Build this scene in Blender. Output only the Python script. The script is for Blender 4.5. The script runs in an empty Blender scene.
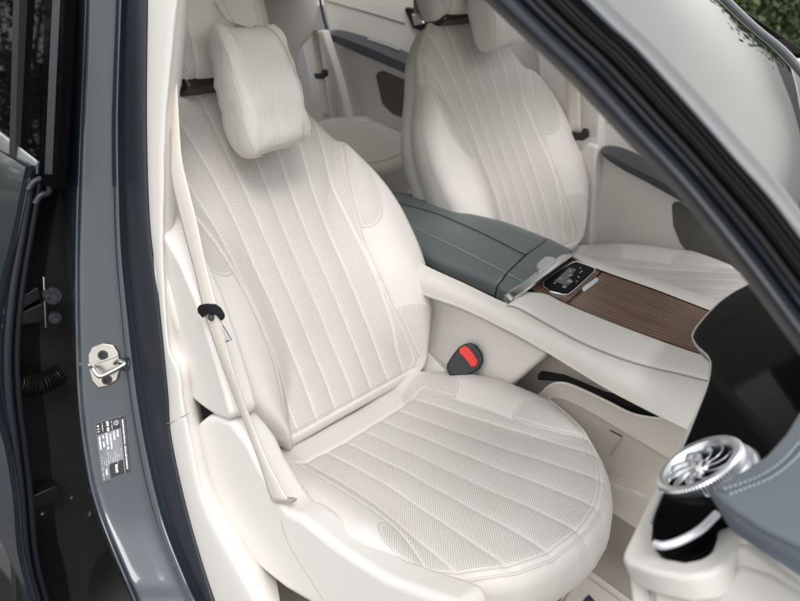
import bpy, bmesh, math, random
import numpy as np
from mathutils import Vector, Matrix
random.seed(7); rng = np.random.default_rng(7)
S = bpy.context.scene; COL = S.collection

# ------------------------------------------------------------------ camera
CP = np.array([0.94231929, -1.13520774, 1.06802185])
YAW, PITCH, ROLL, FPX = 2.36431225, -0.424427703, -0.0417233280, 692.340934
_f = np.array([math.cos(PITCH)*math.cos(YAW), math.cos(PITCH)*math.sin(YAW), math.sin(PITCH)])
_r0 = np.cross(_f, [0, 0, 1.0]); _r0 /= np.linalg.norm(_r0); _u0 = np.cross(_r0, _f)
_r = math.cos(ROLL)*_r0 + math.sin(ROLL)*_u0
_u = -math.sin(ROLL)*_r0 + math.cos(ROLL)*_u0
cam_d = bpy.data.cameras.new('camera'); cam = bpy.data.objects.new('camera', cam_d); COL.objects.link(cam)
cam.matrix_world = Matrix(((_r[0], _u[0], -_f[0], CP[0]), (_r[1], _u[1], -_f[1], CP[1]), (_r[2], _u[2], -_f[2], CP[2]), (0, 0, 0, 1)))
cam_d.sensor_width = 36; cam_d.lens = 36*FPX/800; cam_d.clip_start = 0.02; cam_d.clip_end = 500
cam_d.dof.use_dof = True; cam_d.dof.focus_distance = 1.15; cam_d.dof.aperture_fstop = 5.0
S.camera = cam
# ------------------------------------------------------------------ world, sun, exposure
SUN_EL, SUN_AZ = 55, -28          # azimuth measured from +X towards +Y
W = bpy.data.worlds.new('World'); S.world = W; W.use_nodes = True
nt = W.node_tree; bg = nt.nodes['Background']
sky = nt.nodes.new('ShaderNodeTexSky'); sky.sky_type = 'NISHITA'; sky.sun_disc = False
sky.sun_elevation = math.radians(SUN_EL); sky.sun_rotation = math.radians(90-SUN_AZ)
sky.air_density = 3.0; sky.dust_density = 1.0; sky.ozone_density = 1.0
hs = nt.nodes.new('ShaderNodeHueSaturation'); hs.inputs['Saturation'].default_value = 0.06
nt.links.new(sky.outputs[0], hs.inputs['Color']); nt.links.new(hs.outputs[0], bg.inputs[0])
bg.inputs[1].default_value = 0.15
sl = bpy.data.lights.new('sun', 'SUN'); sl.energy = 1.1; sl.angle = math.radians(25); sl.color = (1, .965, .94)
so = bpy.data.objects.new('sun', sl); COL.objects.link(so)
_sd = Vector((math.cos(math.radians(SUN_EL))*math.cos(math.radians(SUN_AZ)), math.cos(math.radians(SUN_EL))*math.sin(math.radians(SUN_AZ)), math.sin(math.radians(SUN_EL))))
so.rotation_euler = _sd.to_track_quat('Z', 'Y').to_euler()
S.view_settings.view_transform = 'Standard'; S.view_settings.look = 'None'
S.view_settings.exposure = 0.64; S.view_settings.gamma = 1

# ------------------------------------------------------------------ helpers
V3 = lambda *a: np.array(a, float)
def ray(x, y): return _f + _r*(x-400)/FPX - _u*(y-300.5)/FPX
def at(q, pt, n):
    d = ray(*q); n = np.asarray(n, float)
    return CP + d*(((np.asarray(pt, float)-CP) @ n)/(d @ n))
def ax(q, a, v):
    n = np.zeros(3); n['xyz'.index(a)] = 1; return at(q, n*v, n)
def nrm(v): v = np.asarray(v, float); return v/np.linalg.norm(v)
def spline(pts, n, closed=False):
    P = np.array(pts, float)
    if closed: P = np.vstack([P[-1], P, P[0], P[1]])
    else: P = np.vstack([2*P[0]-P[1], P, 2*P[-1]-P[-2]])
    m = len(P)-3; seg = np.linalg.norm(P[2:-1]-P[1:-2], axis=1); cs = np.r_[0, np.cumsum(seg)]
    out = []
    for s in np.linspace(0, cs[-1], n, endpoint=not closed):
        i = min(max(np.searchsorted(cs, s, side='right')-1, 0), m-1)
        t = (s-cs[i])/max(seg[i], 1e-9); a, b, c, d = P[i], P[i+1], P[i+2], P[i+3]
        out.append(.5*((2*b)+(-a+c)*t+(2*a-5*b+4*c-d)*t*t+(-a+3*b-3*c+d)*t**3))
    return np.array(out)
def lerp_tab(tab, x):
    t = np.array(tab, float); return np.interp(x, t[:, 0], t[:, 1])
def smooth_tab(tab, x, w=.012):
    return sum(lerp_tab(tab, np.asarray(x)+k*w) * c for k, c in ((-2, .1), (-1, .2), (0, .4), (1, .2), (2, .1)))
def sst(e0, e1, x):
    t = np.clip((x-e0)/(e1-e0), 0, 1); return t*t*(3-2*t)

def obj(name, verts, faces, mat, parent=None, smooth=True, angle=40, uv=None, attrs=None):
    me = bpy.data.meshes.new(name)
    me.from_pydata([tuple(map(float, v)) for v in verts], [], [list(map(int, f)) for f in faces]); me.update()
    if uv is not None:
        L = me.uv_layers.new(name='UVMap'); idx = np.empty(len(me.loops), int); me.loops.foreach_get('vertex_index', idx)
        L.data.foreach_set('uv', np.asarray(uv, float)[idx].ravel())
    for k, a in (attrs or {}).items():
        A = me.attributes.new(k, 'FLOAT', 'POINT'); A.data.foreach_set('value', np.asarray(a, float))
    bm = bmesh.new(); bm.from_mesh(me); bmesh.ops.recalc_face_normals(bm, faces=bm.faces); bm.to_mesh(me); bm.free()
    if smooth:
        me.shade_smooth(); me.set_sharp_from_angle(angle=math.radians(angle))
    me.materials.append(mat)
    o = bpy.data.objects.new(name, me); COL.objects.link(o)
    if parent:
        o.parent = parent; o.matrix_parent_inverse = parent.matrix_world.inverted()
    return o
def thing(name, label, cat, loc, group=None):
    o = bpy.data.objects.new(name, None); COL.objects.link(o); o.location = loc; o.empty_display_size = .05
    o.matrix_world = Matrix.Translation(Vector([float(c) for c in loc]))
    o['label'] = label; o['category'] = cat
    if group: o['group'] = group
    return o
def tag(o, label, cat, group=None):
    o['label'] = label; o['category'] = cat
    if group: o['group'] = group
    return o
def mod(o, bevel=0, seg=3, solid=0, sub=0, off=-1):
    if solid: m = o.modifiers.new('Solid', 'SOLIDIFY'); m.thickness = solid; m.offset = off
    if bevel: m = o.modifiers.new('Bevel', 'BEVEL'); m.width = bevel; m.segments = seg; m.limit_method = 'ANGLE'; m.angle_limit = math.radians(35)
    if sub: m = o.modifiers.new('Sub', 'SUBSURF'); m.levels = sub; m.render_levels = sub
    return o
def gridfaces(R, C, close=False):
    f = [(i*C+j, i*C+j+1, (i+1)*C+j+1, (i+1)*C+j) for i in range(R-1) for j in range(C-1)]
    if close: f += [(i*C+C-1, i*C, (i+1)*C, (i+1)*C+C-1) for i in range(R-1)]
    return f
def loft(name, rows, mat, parent=None, n=40, m=None, solid=0, angle=40, closed=False, off=-1, uv=False):
    """surface through polylines of 3D points; n samples along a row, m across the rows (None = straight)"""
    R = np.array([spline(r, n) for r in rows])
    if m: R = np.array([spline(R[:, j], m) for j in range(n)]).transpose(1, 0, 2)
    k = len(R); U = None
    if uv:
        du = np.r_[0, np.cumsum(np.linalg.norm(np.diff(R[k//2], axis=0), axis=1))]; dv = np.r_[0, np.cumsum(np.linalg.norm(np.diff(R[:, n//2], axis=0), axis=1))]
        U = np.stack(np.meshgrid(du, dv), -1).reshape(-1, 2)
    o = obj(name, R.reshape(-1, 3), gridfaces(k, n), mat, parent, angle=angle, uv=U)
    if solid: mod(o, solid=solid, off=off)
    return o
def slab(name, pts, n, th, mat, parent=None, bevel=.003, seg=3, angle=35):
    """prism: planar outline extruded by th along -n"""
    P = np.array(pts, float); n = nrm(n); k = len(P)
    v = np.vstack([P, P-n*th]); f = [list(range(k)), list(range(2*k-1, k-1, -1))]+[(i, (i+1) % k, k+(i+1) % k, k+i) for i in range(k)]
    o = obj(name, v, f, mat, parent, angle=angle)
    if bevel: mod(o, bevel=bevel, seg=seg)
    return o
def box(name, c, half, mat, parent=None, bevel=.004, axes=None, seg=3):
    A = np.eye(3) if axes is None else np.array([nrm(a) for a in axes])
    c = np.asarray(c, float); s = [(-1, -1), (1, -1), (1, 1), (-1, 1)]
    pts = [c + A[0]*half[0]*i + A[1]*half[1]*j + A[2]*half[2] for i, j in s]
    return slab(name, pts, A[2], 2*half[2], mat, parent, bevel, seg)
def tube_data(path, rad, ns=10, flat=None):
    P = np.array(path, float); n = len(P); rad = np.broadcast_to(rad, (n,)); vs = []; up = V3(.2, .1, 1)
    T = np.gradient(P, axis=0)
    prev = None
    for i in range(n):
        t = nrm(T[i]); a = np.cross(t, up) if prev is None else prev-t*(prev @ t); a = nrm(a); prev = a; b = np.cross(t, a)
        for k in range(ns):
            q = 2*math.pi*k/ns; vs.append(P[i]+rad[i]*(a*math.cos(q)+b*math.sin(q)))
    f = gridfaces(n, ns, True); f += [list(range(ns))[::-1], [(n-1)*ns+k for k in range(ns)]]
    return np.array(vs), f
def tube(name, path, rad, mat, parent=None, ns=10):
    v, f = tube_data(path, rad, ns); return obj(name, v, f, mat, parent)
def join(parts):
    v = []; f = []; o = 0
    for a, b in parts:
        v.append(np.asarray(a)); f += [[i+o for i in q] for q in b]; o += len(a)
    return np.vstack(v), f
def lathe(prof, c, axis, ns=48):
    """prof: (radius, height along axis)"""
    axis = nrm(axis); a = nrm(np.cross(axis, V3(0, 1, .1))); b = np.cross(axis, a); c = np.asarray(c)
    v = [c + axis*h + r*(a*math.cos(2*math.pi*k/ns)+b*math.sin(2*math.pi*k/ns)) for r, h in prof for k in range(ns)]
    return np.array(v), gridfaces(len(prof), ns, True)

# ------------------------------------------------------------------ materials
def newmat(name):
    m = bpy.data.materials.new(name); m.use_nodes = True; t = m.node_tree
    return m, t, t.nodes['Principled BSDF']
def N(t, kind, **kw):
    n = t.nodes.new(kind)
    for k, v in kw.items():
        if k in n.inputs: n.inputs[k].default_value = v
        else: setattr(n, k, v)
    return n
def math_n(t, op, a, b=None, c=None):
    n = t.nodes.new('ShaderNodeMath'); n.operation = op
    for i, x in enumerate((a, b, c)):
        if x is None: continue
        if isinstance(x, (int, float)): n.inputs[i].default_value = x
        else: t.links.new(x, n.inputs[i])
    return n.outputs[0]
def mixc(t, fac, a, b):
    n = t.nodes.new('ShaderNodeMix'); n.data_type = 'RGBA'
    for s, x in ((0, fac), (6, a), (7, b)):
        if isinstance(x, (int, float)): n.inputs[s].default_value = x
        elif isinstance(x, tuple): n.inputs[s].default_value = (*x, 1) if len(x) == 3 else x
        else: t.links.new(x, n.inputs[s])
    return n.outputs[2]
def simple(name, col, rough=.5, metal=0, spec=.5, coat=0, bump=0, scale=300, var=.05, varscale=6, kind='noise', rvar=.08, coatr=.03):
    m, t, p = newmat(name)
    tc = N(t, 'ShaderNodeTexCoord'); g = tc.outputs['Object']
    nz = N(t, 'ShaderNodeTexNoise', Scale=varscale, Detail=5.0); t.links.new(g, nz.inputs['Vector'])
    dk = tuple(c*(1-var) for c in col); lt = tuple(min(1, c*(1+var)) for c in col)
    t.links.new(mixc(t, nz.outputs[0], dk, lt), p.inputs['Base Color'])
    p.inputs['Metallic'].default_value = metal; p.inputs['Specular IOR Level'].default_value = spec
    p.inputs['Coat Weight'].default_value = coat; p.inputs['Coat Roughness'].default_value = coatr
    n2 = N(t, 'ShaderNodeTexNoise', Scale=varscale*7, Detail=4.0); t.links.new(g, n2.inputs['Vector'])
    t.links.new(math_n(t, 'MULTIPLY_ADD', n2.outputs[0], 2*rvar, rough-rvar), p.inputs['Roughness'])
    if bump:
        if kind == 'voronoi':
            b = N(t, 'ShaderNodeTexVoronoi', Scale=scale); h = b.outputs['Distance']
        else:
            b = N(t, 'ShaderNodeTexNoise', Scale=scale, Detail=4.0); h = b.outputs[0]
        t.links.new(g, b.inputs['Vector'])
        bp = N(t, 'ShaderNodeBump', Strength=bump, Distance=.001); t.links.new(h, bp.inputs['Height']); t.links.new(bp.outputs[0], p.inputs['Normal'])
    return m
def perf_leather(name, col, hole, pitch=.0033, hr=.27):
    """leather with punched holes where the point attribute 'perf' is positive; holes laid out in the UV (metres)"""
    m, t, p = newmat(name)
    uv = N(t, 'ShaderNodeUVMap'); mp = N(t, 'ShaderNodeMapping'); mp.inputs['Rotation'].default_value[2] = math.radians(45)
    k = 1/pitch; mp.inputs['Scale'].default_value = (k, k, k); t.links.new(uv.outputs[0], mp.inputs['Vector'])
    fr = N(t, 'ShaderNodeVectorMath', operation='FRACTION'); t.links.new(mp.outputs[0], fr.inputs[0])
    sb = N(t, 'ShaderNodeVectorMath', operation='SUBTRACT'); sb.inputs[1].default_value = (.5, .5, 0); t.links.new(fr.outputs[0], sb.inputs[0])
    sx = N(t, 'ShaderNodeSeparateXYZ'); t.links.new(sb.outputs[0], sx.inputs[0])
    d = math_n(t, 'SQRT', math_n(t, 'ADD', math_n(t, 'MULTIPLY', sx.outputs[0], sx.outputs[0]), math_n(t, 'MULTIPLY', sx.outputs[1], sx.outputs[1])))
    mr = N(t, 'ShaderNodeMapRange', interpolation_type='SMOOTHSTEP'); mr.inputs[1].default_value = hr+.08; mr.inputs[2].default_value = hr-.08
    t.links.new(d, mr.inputs[0])
    at_ = N(t, 'ShaderNodeAttribute', attribute_name='perf'); msk = N(t, 'ShaderNodeMapRange'); msk.inputs[1].default_value = 0; msk.inputs[2].default_value = .0015
    t.links.new(at_.outputs['Fac'], msk.inputs[0])
    h = math_n(t, 'MULTIPLY', mr.outputs[0], msk.outputs[0])
    se = N(t, 'ShaderNodeAttribute', attribute_name='seam'); sm = N(t, 'ShaderNodeMapRange'); sm.inputs[1].default_value = .0016; sm.inputs[2].default_value = .0006
    se2 = N(t, 'ShaderNodeAttribute', attribute_name='seam2')
    t.links.new(math_n(t, 'MINIMUM', math_n(t, 'ABSOLUTE', se.outputs['Fac']), math_n(t, 'ABSOLUTE', se2.outputs['Fac'])), sm.inputs[0])
    tc = N(t, 'ShaderNodeTexCoord'); nz = N(t, 'ShaderNodeTexNoise', Scale=7.0, Detail=4.0); t.links.new(tc.outputs['Object'], nz.inputs['Vector'])
    base = mixc(t, nz.outputs[0], tuple(c*.96 for c in col), tuple(min(1, c*1.03) for c in col))
    base = mixc(t, h, base, hole); base = mixc(t, math_n(t, 'MULTIPLY', sm.outputs[0], .42), base, tuple(c*.45 for c in col))
    t.links.new(base, p.inputs['Base Color'])
    p.inputs['Roughness'].default_value = .48; p.inputs['Specular IOR Level'].default_value = .35
    vo = N(t, 'ShaderNodeTexVoronoi', Scale=650.0); t.links.new(tc.outputs['Object'], vo.inputs['Vector'])
    hh = math_n(t, 'SUBTRACT', math_n(t, 'MULTIPLY', vo.outputs['Distance'], .12), math_n(t, 'MULTIPLY', h, 1.0))
    wr = N(t, 'ShaderNodeTexNoise', Scale=26.0, Detail=3.0); t.links.new(tc.outputs['Object'], wr.inputs['Vector'])
    hh = math_n(t, 'MULTIPLY_ADD', wr.outputs[0], 2.2, hh)
    bp = N(t, 'ShaderNodeBump', Strength=.35, Distance=.0012); t.links.new(hh, bp.inputs['Height']); t.links.new(bp.outputs[0], p.inputs['Normal'])
    return m
CREAM = (.70, .671, .637)
M = {}
M['leather'] = perf_leather('cream_leather', CREAM, (.24, .225, .205))
M['cream_soft'] = simple('cream_soft_trim', (.68, .652, .618), .5, bump=.22, scale=650, kind='voronoi', var=.03)
M['cream_plastic'] = simple('cream_plastic', (.69, .663, .63), .42, bump=.08, scale=500, var=.025)
M['belt'] = simple('cream_webbing', (.66, .61, .55), .6, bump=.2, scale=900, var=.05)
def woven(m):
    t = m.node_tree; p = t.nodes['Principled BSDF']; uv = N(t, 'ShaderNodeUVMap'); w = N(t, 'ShaderNodeTexWave', Scale=170.0); w.bands_direction = 'X'; t.links.new(uv.outputs[0], w.inputs['Vector'])
    w2 = N(t, 'ShaderNodeTexWave', Scale=60.0); w2.bands_direction = 'Y'; t.links.new(uv.outputs[0], w2.inputs['Vector'])
    bp = N(t, 'ShaderNodeBump', Strength=.22, Distance=.0006); t.links.new(math_n(t, 'ADD', w.outputs[1], w2.outputs[1]), bp.inputs['Height']); t.links.new(bp.outputs[0], p.inputs['Normal'])
woven(M['belt'])
M['pillow'] = simple('soft_nappa', (.66, .635, .605), .5, bump=.25, scale=420, kind='voronoi', var=.04)
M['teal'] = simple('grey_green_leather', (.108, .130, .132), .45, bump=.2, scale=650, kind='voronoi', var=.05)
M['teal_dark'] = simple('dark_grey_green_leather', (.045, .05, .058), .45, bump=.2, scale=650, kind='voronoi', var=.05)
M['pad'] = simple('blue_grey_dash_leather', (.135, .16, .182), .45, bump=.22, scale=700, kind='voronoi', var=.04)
M['pad_shade_and_seam'] = simple('blue_grey_shaded_edge_and_seam', (.085, .10, .125), .5, bump=.2, scale=700, kind='voronoi', var=.04)  # pad colour darkened to paint shade on its edge face; seam too
M['thread'] = simple('pale_thread', (.27, .31, .33), .8)
M['thread_pad'] = simple('pale_pad_thread', (.42, .47, .52), .8)
M['thread_dark'] = simple('taupe_thread', (.33, .30, .26), .8)
M['black'] = simple('black_plastic', (.007, .007, .008), .35)
M['black_matte'] = simple('black_matte', (.008, .008, .009), .7)
M['gloss'] = simple('piano_black', (.003, .003, .0035), .06, spec=.012, rvar=.02)
M['glassblack'] = simple('tinted_glass', (.002, .002, .003), .02, spec=.06, rvar=.01)
M['rubber'] = simple('blue_black_rubber', (.018, .021, .029), .42, bump=.1, scale=200, var=.1)
M['paint'] = simple('slate_grey_paint', (.020, .030, .042), .38, metal=.24, coat=1, var=.03, rvar=.03, coatr=.05)
M['chrome'] = simple('brushed_chrome', (.74, .74, .75), .22, metal=1, var=.03, rvar=.06)
M['satin'] = simple('satin_silver', (.70, .72, .75), .32, metal=1, var=.03, rvar=.06)
M['steel'] = simple('zinc_steel', (.42, .40, .36), .33, metal=1, var=.2, varscale=40)
M['red'] = simple('red_button', (.75, .02, .015), .35, var=.03)
M['carpet'] = simple('beige_carpet', (.30, .265, .23), .95, bump=1.0, scale=900, var=.15, varscale=14)
M['dark_carpet'] = simple('dark_carpet', (.02, .02, .022), .95, bump=1.0, scale=800, var=.2)
M['taupe'] = simple('taupe_trim', (.40, .36, .32), .6, bump=.2, scale=600, kind='voronoi', var=.04)
M['mint'] = simple('ambient_silver', (.80, .82, .88), .25, metal=.4)
M['navy'] = simple('navy_cloth', (.02, .03, .07), .8)
M['white'] = simple('label_white', (.75, .76, .78), .6)
M['labelgrey'] = simple('label_grey', (.22, .23, .25), .5)
M['labelblack'] = simple('label_black', (.012, .012, .014), .35)
M['icon'] = simple('icon_grey', (.5, .5, .5), .5)
M['gap_fill'] = simple('dark_brown_gap_fill', (.03, .024, .02), .3)
M['asphalt'] = simple('asphalt', (.055, .055, .058), .85, bump=1.0, scale=160, var=.4, varscale=90)
M['bark'] = simple('bark', (.09, .065, .045), .9, bump=1, scale=60, var=.3, varscale=20)
def creased(m):
    t = m.node_tree; p = t.nodes['Principled BSDF']; old = p.inputs['Normal'].links[0].from_node
    tc = N(t, 'ShaderNodeTexCoord'); mp = N(t, 'ShaderNodeMapping'); mp.inputs['Scale'].default_value = (1, 1, .45); t.links.new(tc.outputs['Object'], mp.inputs['Vector'])
    n = N(t, 'ShaderNodeTexNoise', Scale=17.0, Detail=3.0, Distortion=2.2); t.links.new(mp.outputs[0], n.inputs['Vector'])
    bp = N(t, 'ShaderNodeBump', Strength=.3, Distance=.010); t.links.new(n.outputs[0], bp.inputs['Height']); t.links.new(old.outputs[0], bp.inputs['Normal']); t.links.new(bp.outputs[0], p.inputs['Normal'])
creased(M['pillow'])
def leafmat():
    m, t, p = newmat('leaf'); oi = N(t, 'ShaderNodeNewGeometry')
    rp = N(t, 'ShaderNodeValToRGB'); rp.color_ramp.elements[0].color = (.012, .032, .008, 1); rp.color_ramp.elements[1].color = (.065, .10, .025, 1)
    t.links.new(oi.outputs['Random Per Island'], rp.inputs[0]); t.links.new(rp.outputs[0], p.inputs['Base Color']); p.inputs['Roughness'].default_value = .5
    return m
M['leaf'] = leafmat()
def woodmat():
    m, t, p = newmat('open_pore_walnut'); uv = N(t, 'ShaderNodeUVMap'); sx = N(t, 'ShaderNodeSeparateXYZ'); t.links.new(uv.outputs[0], sx.inputs[0])
    # u along the board, v across it (metres)
    mp = N(t, 'ShaderNodeMapping'); mp.inputs['Scale'].default_value = (6, 160, 1); t.links.new(uv.outputs[0], mp.inputs['Vector'])
    n1 = N(t, 'ShaderNodeTexNoise', Scale=1.6, Detail=8.0, Roughness=.65); t.links.new(mp.outputs[0], n1.inputs['Vector'])
    mp2 = N(t, 'ShaderNodeMapping'); mp2.inputs['Scale'].default_value = (2.5, 26, 1); t.links.new(uv.outputs[0], mp2.inputs['Vector'])
    n2 = N(t, 'ShaderNodeTexNoise', Scale=1.2, Detail=3.0); t.links.new(mp2.outputs[0], n2.inputs['Vector'])
    rp = N(t, 'ShaderNodeValToRGB'); e = rp.color_ramp.elements; e[0].position = .32; e[0].color = (.032, .013, .007, 1); e[1].position = .72; e[1].color = (.20, .095, .048, 1)
    t.links.new(math_n(t, 'ADD', math_n(t, 'MULTIPLY', n1.outputs[0], .65), math_n(t, 'MULTIPLY', n2.outputs[0], .35)), rp.inputs[0])
    fr = math_n(t, 'FRACT', math_n(t, 'MULTIPLY', sx.outputs[1], 1/.0115))
    ln = N(t, 'ShaderNodeMapRange'); ln.inputs[1].default_value = .40; ln.inputs[2].default_value = .47; t.links.new(math_n(t, 'ABSOLUTE', math_n(t, 'SUBTRACT', fr, .5)), ln.inputs[0])
    c = mixc(t, math_n(t, 'MULTIPLY', ln.outputs[0], math_n(t, 'MULTIPLY', n2.outputs[0], .6)), rp.outputs[0], (.48, .38, .30)); t.links.new(c, p.inputs['Base Color'])
    p.inputs['Roughness'].default_value = .27; bp = N(t, 'ShaderNodeBump', Strength=.25, Distance=.0006); t.links.new(n1.outputs[0], bp.inputs['Height']); t.links.new(bp.outputs[0], p.inputs['Normal'])
    return m
M['wood'] = woodmat()
def glassmat(name, tint, ior):
    m, t, p = newmat(name); t.nodes.remove(p); out = t.nodes['Material Output']
    tr = N(t, 'ShaderNodeBsdfTransparent'); tr.inputs[0].default_value = (*tint, 1); gl = N(t, 'ShaderNodeBsdfGlossy'); gl.inputs['Roughness'].default_value = .02
    fr = N(t, 'ShaderNodeFresnel'); fr.inputs[0].default_value = ior; mx = N(t, 'ShaderNodeMixShader')
    t.links.new(fr.outputs[0], mx.inputs[0]); t.links.new(tr.outputs[0], mx.inputs[1]); t.links.new(gl.outputs[0], mx.inputs[2]); t.links.new(mx.outputs[0], out.inputs[0])
    return m
M['glass'] = glassmat('windscreen_glass', (.80, .83, .68), 5.0)
M['roof'] = glassmat('unseen_roof_glass', (.27, .27, .175), 1.5)  # unseen roof pane, its tint chosen to colour and dim the cabin light
M['tint'] = glassmat('added_dark_glass', (.22, .26, .23), 1.5)

# ------------------------------------------------------------------ seat builders
class Frame:
    def __init__(s, O, ea, eb, k=1.0): s.k = k; s.O = np.array(O, float); s.a = nrm(ea); s.b = nrm(eb); s.n = np.cross(s.a, s.b)
    def __call__(s, a, b, n): 
        a, b, n = np.broadcast_arrays(a, b, n); return s.O + s.k*(a[..., None]*s.a + b[..., None]*s.b + n[..., None]*s.n)
def clus(n, k=1.5):
    t = np.linspace(-1, 1, n); return np.sign(t)*(1-(1-np.abs(t))**k)
def pad_mesh(b0, b1, wl, wr, H, r, rings, nu=120, nv=140):
    """padded shape over a 2D outline: top height field with rolled edge, then side rings (inset, n). Returns a, b, n, faces, dist"""
    bs = (b0+b1)/2+(b1-b0)/2*clus(nv, 1.6); us = clus(nu, 1.6)
    L, Rr = wl(bs), wr(bs)
    A = -L[:, None]*(1-us)/2 + Rr[:, None]*(1+us)/2; B = np.repeat(bs[:, None], nu, 1)
    idx = np.arange(nu*nv).reshape(nv, nu)
    loop = np.r_[idx[0], idx[1:, -1], idx[-1, -2::-1], idx[-2:0:-1, 0]]
    a, b = A.ravel(), B.ravel(); P = np.stack([a, b], 1); Q = P[loop]; Q2 = np.roll(Q, -1, 0); D = Q2-Q; DD = (D*D).sum(1)+1e-12
    d = np.empty(len(P))
    for k in range(0, len(P), 2000):
        p = P[k:k+2000, None]-Q; t = np.clip((p*D).sum(2)/DD, 0, 1); d[k:k+2000] = np.sqrt((((p-t[..., None]*D))**2).sum(2)).min(1)
    q = np.clip(d/r, 0, 1); n = H(a, b)-r*(1-np.sqrt(np.clip(1-(1-q)**2, 0, 1)))
    faces = gridfaces(nv, nu)
    tan = np.roll(Q, -1, 0)-np.roll(Q, 1, 0); nn = np.stack([tan[:, 1], -tan[:, 0]], 1); nn /= np.linalg.norm(nn, axis=1)[:, None]+1e-9
    prev = loop; m = len(loop); n0 = n[loop]
    for inset, kn, wgt in rings:
        c = Q-nn*inset; st = len(a); a = np.r_[a, c[:, 0]]; b = np.r_[b, c[:, 1]]; n = np.r_[n, n0*(1-wgt)+kn*wgt]; d = np.r_[d, np.zeros(m)]
        cur = np.arange(st, st+m); faces += [(prev[i], cur[i], cur[(i+1) % m], prev[(i+1) % m]) for i in range(m)]; prev = cur
    faces.append(tuple(prev[::-1]))
    return a, b, n, faces, d, loop
def clip_mesh(V, faces, sd, attrs):
    """split a mesh along sd = 0; returns [(verts, faces, attrs) for sd>0, same for sd<0]"""
    cols = np.column_stack([V]+[attrs[k] for k in attrs]); keys = list(attrs); extra = []; cut = {}
    n0 = len(V); out = ([], [])
    def cp(i, j):
        k = (min(i, j), max(i, j))
        if k not in cut:
            t = sd[i]/(sd[i]-sd[j]); extra.append(cols[i]*(1-t)+cols[j]*t); cut[k] = n0+len(extra)-1
        return cut[k]
    for f in faces:
        s = [sd[i] > 0 for i in f]
        if all(s): out[0].append(f); continue
        if not any(s): out[1].append(f); continue
        if len(f) > 6: out[1].append(f); continue
        for side in (0, 1):
            poly = []
            for k, i in enumerate(f):
                j = f[(k+1) % len(f)]; ins = s[k] == (side == 0)
                if ins: poly.append(i)
                if s[k] != s[(k+1) % len(f)]: poly.append(cp(i, j))
            if len(poly) > 2: out[side].append(poly)
    allc = np.vstack([cols, np.array(extra)]) if extra else cols; res = []
    for fs in out:
        used = sorted({i for f in fs for i in f}); mp = {u: k for k, u in enumerate(used)}; c = allc[used]
        res.append((c[:, :3], [[mp[i] for i in f] for f in fs], {k: c[:, 3+m] for m, k in enumerate(keys)}))
    return res
def part(name, F, a, b, n, faces, mat, parent, attrs, angle=60):
    return obj(name, F(a, b, n), faces, mat, parent, uv=np.stack([a, b], 1), attrs=attrs, angle=angle)
def split_part(names, F, a, b, n, faces, sd, attrs, mat, parents):
    A = dict(attrs); A['_a'] = a; A['_b'] = b; r = []
    for nm, par, (v, f, at_) in zip(names, parents, clip_mesh(F(a, b, n), faces, sd, A)):
        uv = np.stack([at_.pop('_a'), at_.pop('_b')], 1)
        r.append(obj(nm, v, f, mat, par if par is not None else r[0], uv=uv, attrs=at_, angle=60))
    return r
def ell(a, b, ca, cb, ra, rb): return (1-np.sqrt(((a-ca)/ra)**2+((b-cb)/rb)**2))*min(ra, rb)
def smin(x, y, k): 
    h = np.clip(.5+.5*(y-x)/k, 0, 1); return y*(1-h)+x*h-k*h*(1-h)

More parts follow.
